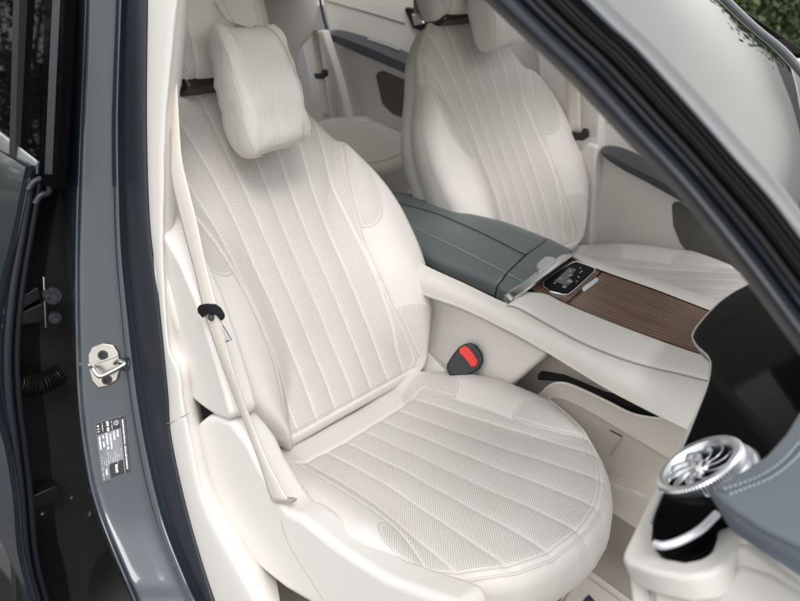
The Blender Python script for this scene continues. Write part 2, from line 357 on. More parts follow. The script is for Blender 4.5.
BACK_W = [(-.02, .15), (0, .165), (.03, .19), (.08, .226), (.13, .257), (.18, .279), (.27, .292), (.36, .294), (.42, .284), (.465, .266), (.513, .238), (.558, .212), (.603, .192), (.64, .172), (.68, .135), (.715, .09)]
BACK_P = [(0, .172), (.06, .172), (.15, .157), (.25, .151), (.35, .155), (.42, .168), (.5, .192), (.56, .216), (.62, .25), (.75, .32)]
BACK_S = [(0, .048), (.45, .048), (.6, .058), (.72, .064)]
CUSH_W = [(-.06, .20), (0, .235), (.1, .270), (.16, .281)]+[(float(b), .284*math.sqrt(1-((b-.21)/.342)**2)) for b in np.linspace(.21, .5515, 40)]
CUSH_P = [(-.1, .160), (0, .162), (.1, .167), (.25, .172), (.33, .177), (.40, .2), (.46, .225), (.6, .26)]
CUSH_S = [(0, .047), (.2, .049), (.55, .063)]
def backrest(F, seat, sc=1.0, thick=.135):
    W = lambda b: smooth_tab(BACK_W, b); P = lambda b: smooth_tab(BACK_P, b, .02); Sg = lambda b: smooth_tab(BACK_S, b, .03)
    def H(a, b):
        w, wp, s = W(b), P(b), Sg(b); aa = np.abs(a); t = (aa-wp)/np.maximum(w-wp, .03)
        bol = lerp_tab([(-.1, .03), (.03, .042), (.12, .052), (.25, .052), (.38, .044), (.5, .026), (.6, .010), (.68, .0), (1, 0)], b)*sst(-.5, .5, t)*(1-.30*sst(.5, 1.05, t))
        pan = -.010*np.exp(-(a/.12)**2)*sst(.05, .2, b)*(1-sst(.5, .66, b)) + .012*np.exp(-((b-.2)/.13)**2) - .02*sst(.5, .72, b)
        sd = np.minimum(wp-aa, b-.030); k = a/s; j = np.clip(np.round(k), -3, 3); dl = np.abs(a-j*s)
        fl = np.where(sd > 0, -.0018*np.exp(-(dl/.005)**2)+.0012*(1-np.exp(-(dl/.015)**2)), .001)
        gro = -.004*np.exp(-(sd/.0035)**2)
        lump = .0012*np.sin(a*41+b*17)*np.sin(b*29-a*13)
        return bol+pan+fl+gro+lump
    a, b, n, f, d, loop = pad_mesh(.006, .715, W, W, H, .030, [(.001, -.03, .5), (.003, -.05, 1), (.016, -.06, 1), (.02, -.08, 1)], 170, 190)
    wp = P(b); aa = np.abs(a); s = Sg(b); sd = smin(wp-aa, b-.030, .02)
    dl = np.abs(a-np.clip(np.round(a/s), -3, 3)*s)-.0020
    moon = np.maximum(ell(aa, b, .176, .452, .056, .104), np.where(a > 0, ell(aa, b, .166, .108, .066, .058), -.05)); moon = np.minimum(moon, -(sd)-.003)
    perf = np.maximum(np.minimum(sd-.003, dl), moon-.002); perf[d < .004] = -1
    mseam = moon.copy(); seam = sd.copy(); seam[n < -.02] = 1; mseam[n < -.02] = 1
    p, bo = split_part(['backrest', 'side_bolster'], F, a, b*sc, n, f, sd, {'perf': perf, 'seam': seam, 'seam2': mseam}, M['leather'], [seat, None])
    # hard shell behind the padding
    Wc = lambda b: W(b)-.014
    a, b, n, f, d, loop = pad_mesh(-.03, .71, Wc, Wc, lambda a, b: a*0-.05, .01, [(0, -.10, 1), (.006, -thick+.03, 1), (.03, -thick, 1)], 60, 90)
    part('back_shell', F, a, b*sc, n, f, M['cream_soft'], seat, {})
    return H
def headrest(F, seat):
    W = lambda b: smooth_tab([(0, .10), (.03, .116), (.1, .125), (.18, .122), (.23, .105), (.26, .08)], b)
    H = lambda a, b: .03+.012*np.cos(np.clip(b/.26, 0, 1)*3.1-1.5)-.7*a*a-.003*np.exp(-((np.abs(a)-.078)/.003)**2)
    a, b, n, f, d, loop = pad_mesh(0, .26, W, W, H, .045, [(0, -.02, .6), (.004, -.05, 1), (.03, -.085, 1)], 80, 80)
    sd = .078-np.abs(a); perf = np.where(sd < -.003, .01, -.01); perf[(d < .012) | (n < -.02)] = -.01
    return split_part(['headrest', 'headrest_wing'], F, a, b, n, f, sd, {'perf': perf, 'seam': sd, 'seam2': sd*0+1}, M['leather'], [seat, None])
def cushion(F, seat, skew=-.10, a0=-.03):
    W = lambda b: np.where(b > .3, lerp_tab(CUSH_W, b), smooth_tab(CUSH_W, b, .02)); P = lambda b: smooth_tab(CUSH_P, b, .02); Sg = lambda b: smooth_tab(CUSH_S, b, .03)
    def H(a, b):
        w, wp, s = W(b), P(b), Sg(b); aa = np.abs(a); t = (aa-wp)/np.maximum(w-wp, .03)
        bol = lerp_tab([(-.1, .02), (.02, .026), (.12, .034), (.3, .030), (.42, .006), (.55, 0)], b)*sst(-.35, .5, t)*(1-.30*sst(.5, 1.05, t))
        pan = -.008*np.exp(-(a/.13)**2)*(1-sst(.35, .5, b)) + .006*sst(.25, .45, b)
        sd = np.minimum(wp-aa, b-.045); j = np.clip(np.round(a/s), -3, 3); dl = np.abs(a-j*s)
        fl = np.where(sd > 0, -.0018*np.exp(-(dl/.005)**2)+.0013*(1-np.exp(-(dl/.016)**2)), .001)
        return bol+pan+fl-.0035*np.exp(-(sd/.0035)**2)+.0012*np.sin(a*37+b*21)*np.sin(b*31-a*11)
    a, b, n, f, d, loop = pad_mesh(-.06, .5505, W, W, H, .034, [(-.001, -.045, .6), (.002, -.07, .9), (.020, -.092, 1), (.032, -.105, 1)], 170, 180)
    sh = lambda b: a0+skew*np.maximum(0, b-.2)**1.3
    wp = P(b); aa = np.abs(a); s = Sg(b); fr = d-.020+.03*(1-sst(.3, .42, b))
    sd = smin(smin(wp-aa, b-.045, .015), np.where(b > .3, fr, .05), .01)
    dl = np.abs(a-np.clip(np.round(a/s), -3, 3)*s)-.0020
    moon = np.maximum(np.where(a > 0, ell(aa, b, .165, .072, .055, .062), -.05), np.where(a > 0, ell(aa, b, .188, .345, .055, .072), ell(aa, b, .188, .37, .032, .066))); moon = np.minimum(moon, -sd-.003)
    perf = np.maximum(np.minimum(sd-.003, dl), np.minimum(moon-.002, d-.008)); perf[n < -.05] = -1
    mseam = moon.copy(); seam = sd.copy(); seam[n < -.04] = 1; mseam[n < -.04] = 1
    p, bo = split_part(['seat_cushion', 'side_bolster'], F, a+sh(b), b, n, f, sd, {'perf': perf, 'seam': seam, 'seam2': mseam}, M['leather'], [seat, None])
    # piping bead round the front edge
    lp = np.array([i for i in loop if b[i] > .30]); A, B = a[lp], b[lp]
    o = np.argsort(np.arctan2(B-.2, A)); A, B, Nn = A[o], B[o], n[lp][o]
    c = np.stack([A, B], 1); g = np.gradient(c, axis=0); nn = np.stack([g[:, 1], -g[:, 0]], 1); nn /= np.linalg.norm(nn, axis=1)[:, None]
    c = c-nn*.011; Nn = H(c[:, 0], c[:, 1])-.034*(1-math.sqrt(1-(1-.011/.034)**2))
    path = spline(F(c[:, 0]+sh(c[:, 1]), c[:, 1], Nn+.0005)[::3], 160)
    tube('piping', path, .0022, M['cream_soft'], p, 8)
    return H
def seat(name, label, O, th_b, s, sc=1.0, skew=-.10, c_up=6, hr_tilt=-14, c_dn=0, k=1.0):
    t = thing(name, label, 'car seat', (O[0], O[1], 0), 'front car seats')
    th = math.radians(th_b); ea = (0, s, 0) if s > 0 else (0, 1, 0)
    FB = Frame(O, (0, 1, 0), (-math.sin(th), 0, math.cos(th)), k); backrest(FB, t, sc)
    q = th+math.radians(hr_tilt); O2 = FB(np.float64(0), np.float64(.705*sc), np.float64(.0))
    FH = Frame(O2, (0, 1, 0), (-math.sin(q), 0, math.cos(q)), k); headrest(FH, t)
    for j in (-.05, .05): tube('headrest_post', [FB(np.float64(j), np.float64(.62), np.float64(-.05)), FH(np.float64(j), np.float64(.06), np.float64(-.03))], .008, M['black'], t)
    c = FB(np.float64(0), np.float64(.712*sc), np.float64(-.015)); box('headrest_gap_fill', c, (.10, .03, .016), M['gap_fill'], t, .008, (FB.a, FB.n, FB.b))  # dark box filling the gap under the headrest
    FC = Frame((O[0], O[1], O[2]-c_dn), (0, -1, 0), (math.cos(math.radians(c_up)), 0, math.sin(math.radians(c_up))), k)
    FC.a = V3(0, 1, 0); FC.n = np.cross(FC.b, V3(0, 1, 0))*-1
    if FC.n[2] < 0: FC.n = -FC.n
    cushion(FC, t, skew*s, -.03*s)
    # seat base under the cushion
    c = FC(np.float64(-.03*s), np.float64(.24), np.float64(-.155)); box('seat_base', c, (.22, .20, .05), M['taupe'], t, .02, (FC.b, FC.a, FC.n))
    return t, FB, FH, FC
NEAR, NB, NH, NC = seat('front_seat', 'cream perforated leather front seat nearest the open door opening, with the slate grey belt guide beside it', (.035, -.37, .285), 27, 1)
FAR, FB, FH, FC = seat('front_seat', 'cream front seat on the far side of the grey-green armrest', tuple(CP+(V3(-.0375, .37, .351)-CP)*1.06), 22.5, -1, sc=.98, c_dn=.02, k=1.06)
NEAR['label'] = 'cream perforated leather front seat in the foreground, nearest the door opening, with red belt buckle'

# soft pillows hung on the headrests
def hung_pillow(F, label, ca, hw, hh, b_c, n_c, seed, yaw=0):
    t = thing('headrest_pillow', label, 'pillow', F(np.float64(ca), np.float64(b_c), np.float64(n_c)), 'pillows hung on the front headrests')
    r = np.random.default_rng(seed); nu, nv = 90, 110; V = []; k = 4.2
    th = np.linspace(0, 2*math.pi, nu, endpoint=False); rows = np.linspace(-1, 1, nv)
    cu, su = np.cos(th), np.sin(th); sg = lambda x, e: np.sign(x)*np.abs(x)**e
    for v in rows:
        ph = v*math.pi/2; c = max(abs(math.cos(ph)), 1e-3)**.15; z = math.copysign(abs(math.sin(ph))**.9, v)
        taper = 1-.04*z*(z > 0)-.02*z
        a = hw*taper*c*sg(cu, .32); n = .050*max(abs(math.cos(ph)), 1e-3)**.5*sg(su, .60)*(1-.2*z)
        b = hh*z + .010*cu*cu*(z > 0) - .006*cu*z
        edge = np.exp(-((np.abs(cu)-.9)/.25)**2)
        edge = np.exp(-((np.abs(cu)-.8)/.3)**2)
        w = .0022*np.sin(6*z+3*cu+seed)*np.sin(4*cu-2*z)+.0016*edge*np.sin(15*z+3*np.sin(5*z)+seed)*(.4+.6*np.sin(7*z+seed)**2)+.0022*np.exp(-((z+.8)/.2)**2)*np.sin(8*cu+seed)+.003*np.exp(-((z-.75)/.25)**2)*np.sin(9*cu+4*z+3)
        yy = math.radians(yaw); V.append(F(ca+(a+w*.6)*math.cos(yy)+n*math.sin(yy), b_c+b, n_c+(n+w)*math.cos(yy)-(a)*math.sin(yy)))
    V = np.array(V); o = obj('cover', V.reshape(-1, 3), gridfaces(nv, nu, True)+[list(range(nu)), list(range((nv-1)*nu, nv*nu))], M['pillow'], t, angle=80)
    j = int(nu*.40); pts = V[6:-6, j]; tube('seam', spline(pts[::4]+F.n*.0006-F.a*.0008, 60), .0013, M['pillow'], o, 6)
    j = int(nu*.10); pts = V[6:-6, j]; tube('seam', spline(pts[::4]+F.n*.0006+F.a*.0008, 60), .0013, M['pillow'], o, 6)
    tube('hanging_strap', [F(np.float64(ca), np.float64(b_c+hh*.9), np.float64(n_c-.02)), F(np.float64(ca), np.float64(b_c+hh+.06), np.float64(n_c-.06)), F(np.float64(ca), np.float64(b_c+hh+.08), np.float64(n_c-.14))], .006, M['pillow'], t, 8)
    return t
hung_pillow(NH, 'pale cream leather pillow hung on the headrest of the nearest seat', -.010, .072, .110, -.034, .108, 1, 0)
hung_pillow(FH, 'cream pillow hung on the headrest of the far seat, half behind the windscreen pillar', .028, .092, .135, .048, .10, 5, 0)


# ------------------------------------------------------------------ ground, car floor
def structure(o): o['kind'] = 'structure'; return o
GZ = -.33
structure(obj('ground', [(-60, -60, GZ), (60, -60, GZ), (60, 60, GZ), (-60, 60, GZ)], [(0, 1, 2, 3)], M['asphalt']))
toward = lambda P, d: np.array([q+nrm(CP-q)*d for q in np.atleast_2d(P)])
def pp(pxs, pt, n, off=0): return toward(np.array([at(q, pt, n) for q in pxs]), off)
def offset_poly(P, n, d):
    return P
# ------------------------------------------------------------------ the car's body
BODY = thing('car_body', 'slate grey car body with open front doorway, painted door pillar and cream pillar trim', 'car', (-.1, 0, GZ))
PB = (V3(0, -.72, .35), V3(0, 1, -.22))
trimL = [(148, -15), (148, 0), (147, 120), (150, 220), (158, 290), (168, 390), (172, 440), (190, 520), (215, 601), (227, 625)]
trimR = [(180, -15), (178, 0), (172, 60), (166, 130), (164.5, 200), (164, 250), (166, 300), (169, 342), (173, 356), (179, 366), (182, 380), (184, 402), (190, 432), (205, 500), (235, 560), (258, 601), (272, 625)]
sealL = [(127, -15), (127, 0), (124, 100), (124, 150), (127, 240), (133, 300), (143, 380), (155, 450), (172, 520), (195, 580), (205, 601), (214, 625)]
tl, tr = spline(trimL, 70), spline(trimR, 70)
def yint(poly, y): P = spline(poly, 200); return np.interp(y, P[:, 1], P[:, 0])
ys = np.r_[np.linspace(-15, 330, 30), np.linspace(335, 385, 14), np.linspace(395, 625, 30)]
TL = np.array([(yint(trimL, y), y) for y in ys]); TR = np.array([(yint(trimR, y), y) for y in ys])
def band(A, B, t): return A*(1-t)+B*t
A0 = pp(TL, *PB, -.03); rows = [A0, pp(TL, *PB, 0), pp(band(TL, TR, .06), *PB, .007), pp(band(TL, TR, .3), *PB, .012), pp(band(TL, TR, .7), *PB, .012), pp(band(TL, TR, .94), *PB, .006), pp(TR, *PB, -.002)]
rows.append(rows[-1]+V3(-.02, .03, 0)); rows.append(rows[-1]+V3(-.09, .05, 0))
trimo = loft('pillar_trim', rows, M['cream_plastic'], BODY, n=120, m=50, angle=180)
jq = pp([(167, 423.5), (172, 422), (180, 418), (189, 413)], *PB, .0112); tube('trim_joint', spline(jq, 20), .0007, M['thread_dark'], trimo, 6)
SL = np.array([(yint(sealL, y), y) for y in ys])
rows = [pp(SL, *PB, -.02), pp(SL, *PB, .0), pp(band(SL, TL, .12), *PB, .010), pp(band(SL, TL, .38), *PB, .016), pp(band(SL, TL, .68), *PB, .013), pp(band(SL, TL, .95), *PB, .004), pp(TL+(1.5, 0), *PB, -.02)]
loft('door_seal', rows, M['rubber'], BODY, n=120, m=40, angle=180)
paintL = [(62, -15), (60, 60), (60, 150), (66, 240), (71, 320), (76, 400), (84, 470), (94, 510), (107, 545), (122, 580), (131, 601), (140, 625)]
ridge = [(86, -15), (83, 60), (79, 150), (76, 240), (75.5, 320), (78, 400), (87, 470), (97, 510), (110, 545), (125, 580), (134, 601), (143, 625)]
NLOC = nrm((.75, -.62, .12))
PS = pp(SL, *PB, 0)
PLx = np.array([(yint(paintL, y), y) for y in ys]); RGx = np.array([(yint(ridge, y), y) for y in ys])
def onp(Q, off): return np.array([toward(at(q, s, NLOC), off)[0] for q, s in zip(Q, PS)])
PX = lambda t: band(RGx, SL, t)
rows = [onp(PLx, -.10), onp(PLx, -.06), onp(band(PLx, RGx, .5), -.022), onp(band(PLx, RGx, .9), -.003), onp(PX(.02), .0), onp(PX(.07), -.004), onp(PX(.14), -.006), onp(PX(.45), -.006), onp(PX(.72), -.005), onp(PX(.80), .0), onp(PX(.86), .0015), onp(PX(.92), -.004), onp(PX(1.03), -.012)]
loft('door_pillar', rows, M['paint'], BODY, n=120, m=80, angle=180)
def pil(q, off=0):
    s = at((yint(sealL, q[1]), q[1]), *PB); return toward(at(q, s, NLOC), off-.0055)[0]
# data label
c4 = [V3(95, 423), V3(124.3, 414.6), V3(130, 472.5), V3(102.6, 483)]
def lq(s, t, off): 
    q = (c4[0][:2]*(1-s)+c4[1][:2]*s)*(1-t)+(c4[3][:2]*(1-s)+c4[2][:2]*s)*t; return pil(q, off)
def lrect(s0, t0, s1, t1, off): return [lq(s0, t0, off), lq(s1, t0, off), lq(s1, t1, off), lq(s0, t1, off)]
lab = obj('information_label', np.array([lq(s, t, .0020) for t in np.linspace(0, 1, 13) for s in (0, .5, 1)]), gridfaces(13, 3), M['labelgrey'], BODY)
mod(lab, solid=.0006)
fr = []
def lpanel(s0, t0, s1, t1, off, k=10): return np.array([lq(q, t, off) for t in np.linspace(t0, t1, k) for q in (s0, s1)]), gridfaces(k, 2)
fr = [lpanel(.02, .01, .83, .20, .0030), lpanel(.85, .01, .98, .99, .0030), lpanel(.3, .74, .8, .98, .0030)]
v, f = join(fr); obj('label_panel', v, f, M['labelblack'], lab)
prn = []
def word(s0, s1, t0, t1, step=.021, p=.86):
    t = t0
    while t < t1:
        L = random.uniform(.6, .9)*step
        if random.random() < p: prn.append((np.array(lrect(s0+random.uniform(0, .012), t, s1-random.uniform(0, .012), t+L, .0042)), [(0, 1, 2, 3)]))
        t += step
word(.89, .955, .07, .93, .024, .97)
word(.05, .12, .03, .16, .02); word(.21, .25, .03, .17, .015); word(.36, .46, .03, .10, .022, 1); word(.36, .46, .13, .18, .022, 1); word(.53, .57, .03, .18, .014)
for k, (t0, t1) in enumerate([(.24, .46), (.24, .44), (.22, .50), (.24, .50), (.22, .40), (.22, .34)]): word(.05+.125*k, .13+.125*k, t0, t1, .02, .97)
for k in range(10): word(.06+.078*k, .09+.078*k, .54+.05*(k % 3), .70+.02*(k % 4), .012, .7)
word(.16, .23, .80, .9, .02, 1); word(.50, .60, .78, .92, .024, 1); word(.05, .09, .75, .96, .012, .7)
th = np.linspace(0, 2*math.pi, 25)
for k in range(24):
    a0, a1 = th[k], th[k+1]; cs, ct = .70, .095
    prn.append((np.array([lq(cs+.085*math.cos(a0), ct+.042*math.sin(a0), .0042), lq(cs+.085*math.cos(a1), ct+.042*math.sin(a1), .0042), lq(cs+.067*math.cos(a1), ct+.033*math.sin(a1), .0042), lq(cs+.067*math.cos(a0), ct+.033*math.sin(a0), .0042)]), [(0, 1, 2, 3)]))
for k in range(3):
    q = math.radians(-90+120*k)+.9; d = V3(math.cos(q)*.07, math.sin(q)*.035, 0); e = V3(-math.sin(q)*.012, math.cos(q)*.006, 0)
    prn.append((np.array([lq(cs+e[0], ct+e[1], .0043), lq(cs+d[0], ct+d[1], .0043), lq(cs-e[0], ct-e[1], .0043)]), [(0, 1, 2)]))
v, f = join(prn); obj('printing', v, f, M['white'], lab)
# striker
sp = [(88, 355), (92, 347), (103, 343), (113, 345), (118, 352), (120, 368), (117, 380), (108, 386), (98, 388), (92, 381), (89, 370)]
spl = np.array([pil(q, .006) for q in sp]); stn = nrm(np.cross(spl[3]-spl[0], spl[8]-spl[0])); stn = stn if stn @ (CP-spl[0]) > 0 else -stn
stk = slab('striker_plate', spl, stn, .008, M['steel'], BODY, .0015)
tube('striker_loop', spline([pil((91, 366.5), .003), pil((93, 368), .022), pil((97, 374), .028), pil((102, 376), .028), pil((120, 367), .028), pil((125, 363), .026), pil((119, 361), .016), pil((115, 363), .004)], 40), .0042, M['chrome'], stk, 12)
for q in ((103, 355), (107, 380)):
    v, f = lathe([(.0001, .0), (.0075, .0), (.0085, .001), (.0085, .003), (.004, .003), (.0035, .0005), (.0001, .0005)], pil(q, .0062), stn, 24); obj('bolt', v, f, M['black'], stk)
pb_ = [pil((87, 364), .0085), pil((116, 355), .0085), pil((117, 357), .0085), pil((88, 367), .0085)]; slab('striker_rib', pb_, stn, .008, M['steel'], stk, .001)
# black hinge recess behind the pillar
rq = [(20, -20), (78, -20), (82, 150), (84, 300), (90, 400), (100, 470), (112, 525), (114, 545), (99, 556), (90, 575), (86, 600), (84, 630), (18, 630), (8, 400)]
slab('hinge_recess', [ax(q, 'x', -.42) for q in rq], (1, 0, 0), .03, M['black_matte'], BODY, 0)
hg = lambda q, x=-.36: ax(q, 'x', x)
# far side, roof, floor, rear
cf = lambda nm, x0, x1, y0, y1, z0, z1, m, p=BODY, b=.01: box(nm, ((x0+x1)/2, (y0+y1)/2, (z0+z1)/2), ((x1-x0)/2, (y1-y0)/2, (z1-z0)/2), m, p, b)
cf('cabin_carpet', -.42, 1.5, -.74, .80, -.03, .0, M['carpet'], BODY, 0)
cf('rear_carpet', -1.7, -.425, -.74, .82, -.03, .02, M['dark_carpet'], BODY, 0)
cf('headlining', -1.55, -1.0, -.54, .54, 1.165, 1.18, M['cream_soft'])
cf('roof_panel', -1.6, -.98, -.56, .56, 1.184, 1.20, M['paint'], BODY, .006)
cf('unseen_roof_glass', -.975, .08, -.50, .50, 1.185, 1.191, M['roof'], BODY, 0)  # unseen glass roof, put in for the light it lets down
cf('roof_side', -.975, .10, .505, .56, 1.165, 1.20, M['paint'], BODY, .006); cf('roof_side', -.975, .10, -.56, -.505, 1.165, 1.20, M['paint'], BODY, .006)
cf('unseen_rear_shelf', -1.95, -1.5, -.7, .7, .7, .74, M['cream_soft'])  # unseen rear closure added to block light from behind
cf('firewall', 1.35, 1.4, -.74, .74, -.02, .62, M['black_matte'])
# inner sill trim under the near trim
# near windscreen pillar
PA = (V3(.5, -.60, 0), V3(.14, 1, 0))
L0 = [(455, -30), (470, -15), (484, 0), (526, 40), (568, 80), (624, 139), (680, 198), (748, 284), (800, 354), (845, 415)]
L1 = [(555, -30), (568, -15), (582, 0), (610, 27), (640, 54), (700, 120), (735, 160), (770, 199), (803, 242), (850, 302)]
L2 = [(676, -30), (690, -15), (701, 0), (712, 22), (726, 48), (752, 84), (784, 120), (815, 156), (860, 208)]
k0, k1, k2 = spline(L0, 40), spline(L1, 40), spline(L2, 40)
rows = [pp(k0, *PA, -.03), pp(k0, *PA, -.004), pp(band(k0, k1, .05), *PA, .008), pp(band(k0, k1, .16), *PA, .014), pp(band(k0, k1, .27), *PA, .009), pp(band(k0, k1, .345), *PA, -.001), pp(band(k0, k1, .36), *PA, -.006), pp(band(k0, k1, .38), *PA, -.001), pp(band(k0, k1, .45), *PA, .001), pp(band(k0, k1, .5), *PA, -.008)]
loft('pillar_seal', rows, M['rubber'], BODY, n=50, m=50, angle=70)
rows = [pp(band(k0, k1, .47), *PA, -.02), pp(band(k0, k1, .5), *PA, -.014), pp(band(k0, k1, .62), *PA, -.016), pp(band(k0, k1, .70), *PA, -.004), pp(band(k0, k1, .76), *PA, -.002), pp(band(k0, k1, .82), *PA, -.008), pp(band(k0, k1, .93), *PA, -.006), pp(band(k0, k1, 1.0), *PA, .004), pp(band(k0, k1, 1.02), *PA, -.004)]
loft('pillar_channel', rows, M['black'], BODY, n=50, m=48, angle=70)
near_edge = pp(band(k1, k2, .06), *PA, -.006)
loft('windscreen_pillar', [pp(k1, *PA, -.01), pp(k1, *PA, .002), pp(band(k1, k2, .03), *PA, .002), near_edge, pp(band(k1, k2, .08), *PA, -.04)], M['paint'], BODY, n=50, m=14, angle=70)
L3 = [(690, -32), (712, -10), (726, 5), (752, 30), (780, 53), (800, 75), (830, 112), (870, 160)]
k3 = spline(L3, 40); far_edge = np.array([ax(q, 'y', .60) for q in k3])
loft('windscreen', [near_edge+V3(0, 0, -.002)]+[near_edge*(1-t)+far_edge*t+V3(0, 0, .022*4*t*(1-t)) for t in (.25, .5, .75)]+[far_edge], M['glass'], BODY, n=40, m=24, solid=.005)
fe = far_edge
rows = [fe+V3(0, 0, -.012), fe+V3(0, .006, .004), fe+V3(0, .025, .010), fe+V3(0, .05, 0), fe+V3(0, .06, -.03)]
loft('far_windscreen_pillar', rows, M['paint'], BODY, n=40, m=16, angle=70)
tube('windscreen_seal', fe+V3(0, -.004, .003), .006, M['black'], BODY, 8)
# far door pillar trim and its seat belt
FP = lambda q, y=.70: ax(q, 'y', y+.07)
slab('far_pillar_trim', [FP(q) for q in [(530, -40), (600, -40), (601, 60), (600.5, 110), (598, 170), (594, 215), (591, 252), (556, 252), (540, 100)]], (0, -1, 0), .05, M['cream_plastic'], BODY, .008)
slab('far_pillar_cover', [FP(q, .69) for q in [(575, 155), (587, 143), (597, 146), (595, 185), (590, 250), (578, 252)]], (0, -1, 0), .03, M['cream_plastic'], BODY, .008)
FBELT = thing('seat_belt', 'cream seat belt with black guide on the far door pillar behind the far seat', 'seat belt', FP((572, 135), .67))
loft('webbing', [[FP((563, 20), .67), FP((566, 80), .67), FP((568, 135), .67)], [FP((576, 20), .67), FP((580, 80), .67), FP((581, 133), .67)]], M['belt'], FBELT, n=12, m=4, solid=.0015)
slab('belt_guide', [FP(q, .662) for q in [(566, 131), (580, 133), (583, 128), (587, 129), (588, 137), (582, 141), (570, 140)]], (0, -1, .1), .012, M['black'], FBELT, .003)

# ------------------------------------------------------------------ rear door on the camera's side
edge = [(27, 168), (24, 182), (18, 212), (12, 240), (0, 290), (-8, 350), (-5, 410), (6, 450), (14, 500), (18, 550), (24, 578), (31, 605), (36, 630)]
E3 = np.array([ax(q, 'x', -.33) for q in spline(edge, 50)])
RD = thing('rear_door', 'closed slate grey rear door with dark window and chrome waist strip, at the left edge', 'car door', (-.8, -.85, GZ))
DV = nrm((-1, .05, .05))
loft('door_skin', [E3+V3(-.012, .02, 0), E3+V3(.0, .006, 0), E3+DV*.006, E3+DV*.02]+[E3+DV*d for d in (.1, .3, .6, 1.1)], M['paint'], RD, n=60, m=40, angle=70)
# inner door edge: black return with two rubber seals
ed2 = [(31, 178), (27, 200), (20, 240), (12, 290), (7, 350), (9, 400), (14, 440), (20, 490), (24, 540), (29, 572), (37, 601), (42, 630)]
e2 = spline(ed2, 50); e2a = np.array([ax(q, 'x', -.345) for q in e2]); e2b = np.array([ax(q, 'x', -.365) for q in e2+(9, 0)])
loft('door_edge', [E3+V3(-.004, .012, 0), e2a+V3(-.02, 0, 0), e2b+V3(-.03, .02, 0), e2b+V3(-.05, .06, 0)], M['black'], RD, n=50, m=12)
tube('edge_seal', e2a, .0085, M['rubber'], RD, 12); tube('edge_seal', e2b, .007, M['rubber'], RD, 12)
WP = (V3(-.347, -.737, .8), nrm((.06, -1, .30)))
gl = [(-60, -40), (46, -40), (44, 40), (41, 150), (36, 158), (0, 131), (-60, 86)]
slab('window_glass', pp(gl, *WP, 0), WP[1], .006, M['glassblack'], RD, .001)
slab('window_frame', pp([(44, -40), (66, -40), (62, 60), (55, 190), (38, 182), (38, 158), (42, 60)], *WP, .0), WP[1], .02, M['gloss'], RD, .002)
slab('frame_strip', pp([(54, -40), (61, -40), (55, 80), (51, 175), (44, 175), (48, 80)], *WP, .006), WP[1], .008, M['rubber'], RD, .002)
def wr(pl, off): return pp(pl, *WP, off)
rows = [wr([(-60, 85), (0, 131), (36, 159)], .002), wr([(-60, 88), (0, 134), (37, 162)], .013), wr([(-60, 103), (0, 148), (33, 173)], .016), wr([(-60, 114), (0, 159), (24, 178)], .010), wr([(-60, 119), (0, 164), (23, 181)], .0)]
loft('waist_strip', rows, M['satin'], RD, n=30, m=20, angle=50)
slab('strip_end', wr([(36, 160), (37, 162), (36, 174), (23, 181), (24, 176), (32, 171)], .009), WP[1], .012, M['satin'], RD, .001)
v, f = join([tube_data(spline([ax(q, 'x', -.335) for q in [(28, 190), (34, 182), (43, 179), (48, 183), (49, 192), (40, 196), (35, 204)]], 40), .006, 10)]); obj('seal_corner', v, f, M['rubber'], RD)
LS = (V3(-.33, -.945, .0), nrm((.02, -1, .15)))
rows = [pp([(-70, 464), (0, 543), (24, 572), (33, 590)], *LS, 0), pp([(-70, 468), (0, 547), (23, 575), (32, 592)], *LS, .012), pp([(-70, 480), (0, 560), (20, 584), (30, 600)], *LS, .014), pp([(-70, 486), (0, 567), (18, 590), (28, 606)], *LS, 0)]
loft('lower_strip', rows, M['chrome'], RD, n=30, m=16, angle=50)
slab('lower_cladding', pp([(-70, 488), (0, 569), (18, 592), (28, 608), (20, 640), (-70, 640)], *LS, -.004), LS[1], .03, M['black'], RD, .003)
# hinge, its bolts and the wiring boot
def hb(name, q, x, th, m, par, bev=.002): return slab(name, [ax(k, 'x', x) for k in q], (1, 0, 0), th, m, par, bev)
HN = hb('hinge', [(12, 317), (43, 303), (44, 321), (40, 323), (12, 326)], -.375, .02, M['black'], RD)
hb('hinge_arm', [(16, 300), (38, 287), (42, 298), (18, 312)], -.378, .012, M['black'], HN)
hb('hinge_arm', [(43, 277), (45, 277), (47, 328), (45, 328)], -.372, .006, M['satin'], HN, .001)
for q, r in (((53, 296), .017), ((55, 318), .012), ((47, 294), .009)):
    v, f = lathe([(.0001, .012), (r*.45, .012), (r*.5, .006), (r*.85, .006), (r, .003), (r, -.012)], ax(q, 'x', -.37), (1, -.25, .1), 24); obj('hinge_bolt', v, f, M['rubber'], HN)
rp = []
for k in range(14):
    t = k/13; c = ax((18+44*t, 384-12*t+6*math.sin(t*3)), 'x', -.385); rp.append(c)
rp = np.array(rp); path = spline(rp, 90); tube('wiring_boot', path, .019+.0035*np.sin(np.linspace(0, 2*math.pi*13, 90)), M['black'], RD, 16)
lp = hb('edge_bracket', [(33, 496), (56, 486), (60, 487), (61, 499), (55, 501), (34, 509)], -.38, .03, M['black'], RD)
for q in ((42, 513), (71, 497), (89, 514)):
    v, f = lathe([(.0001, .004), (.003, .004), (.004, .001), (.004, -.01)], ax(q, 'x', -.38), (1, -.2, .1), 16); obj('screw', v, f, M['steel'], lp)

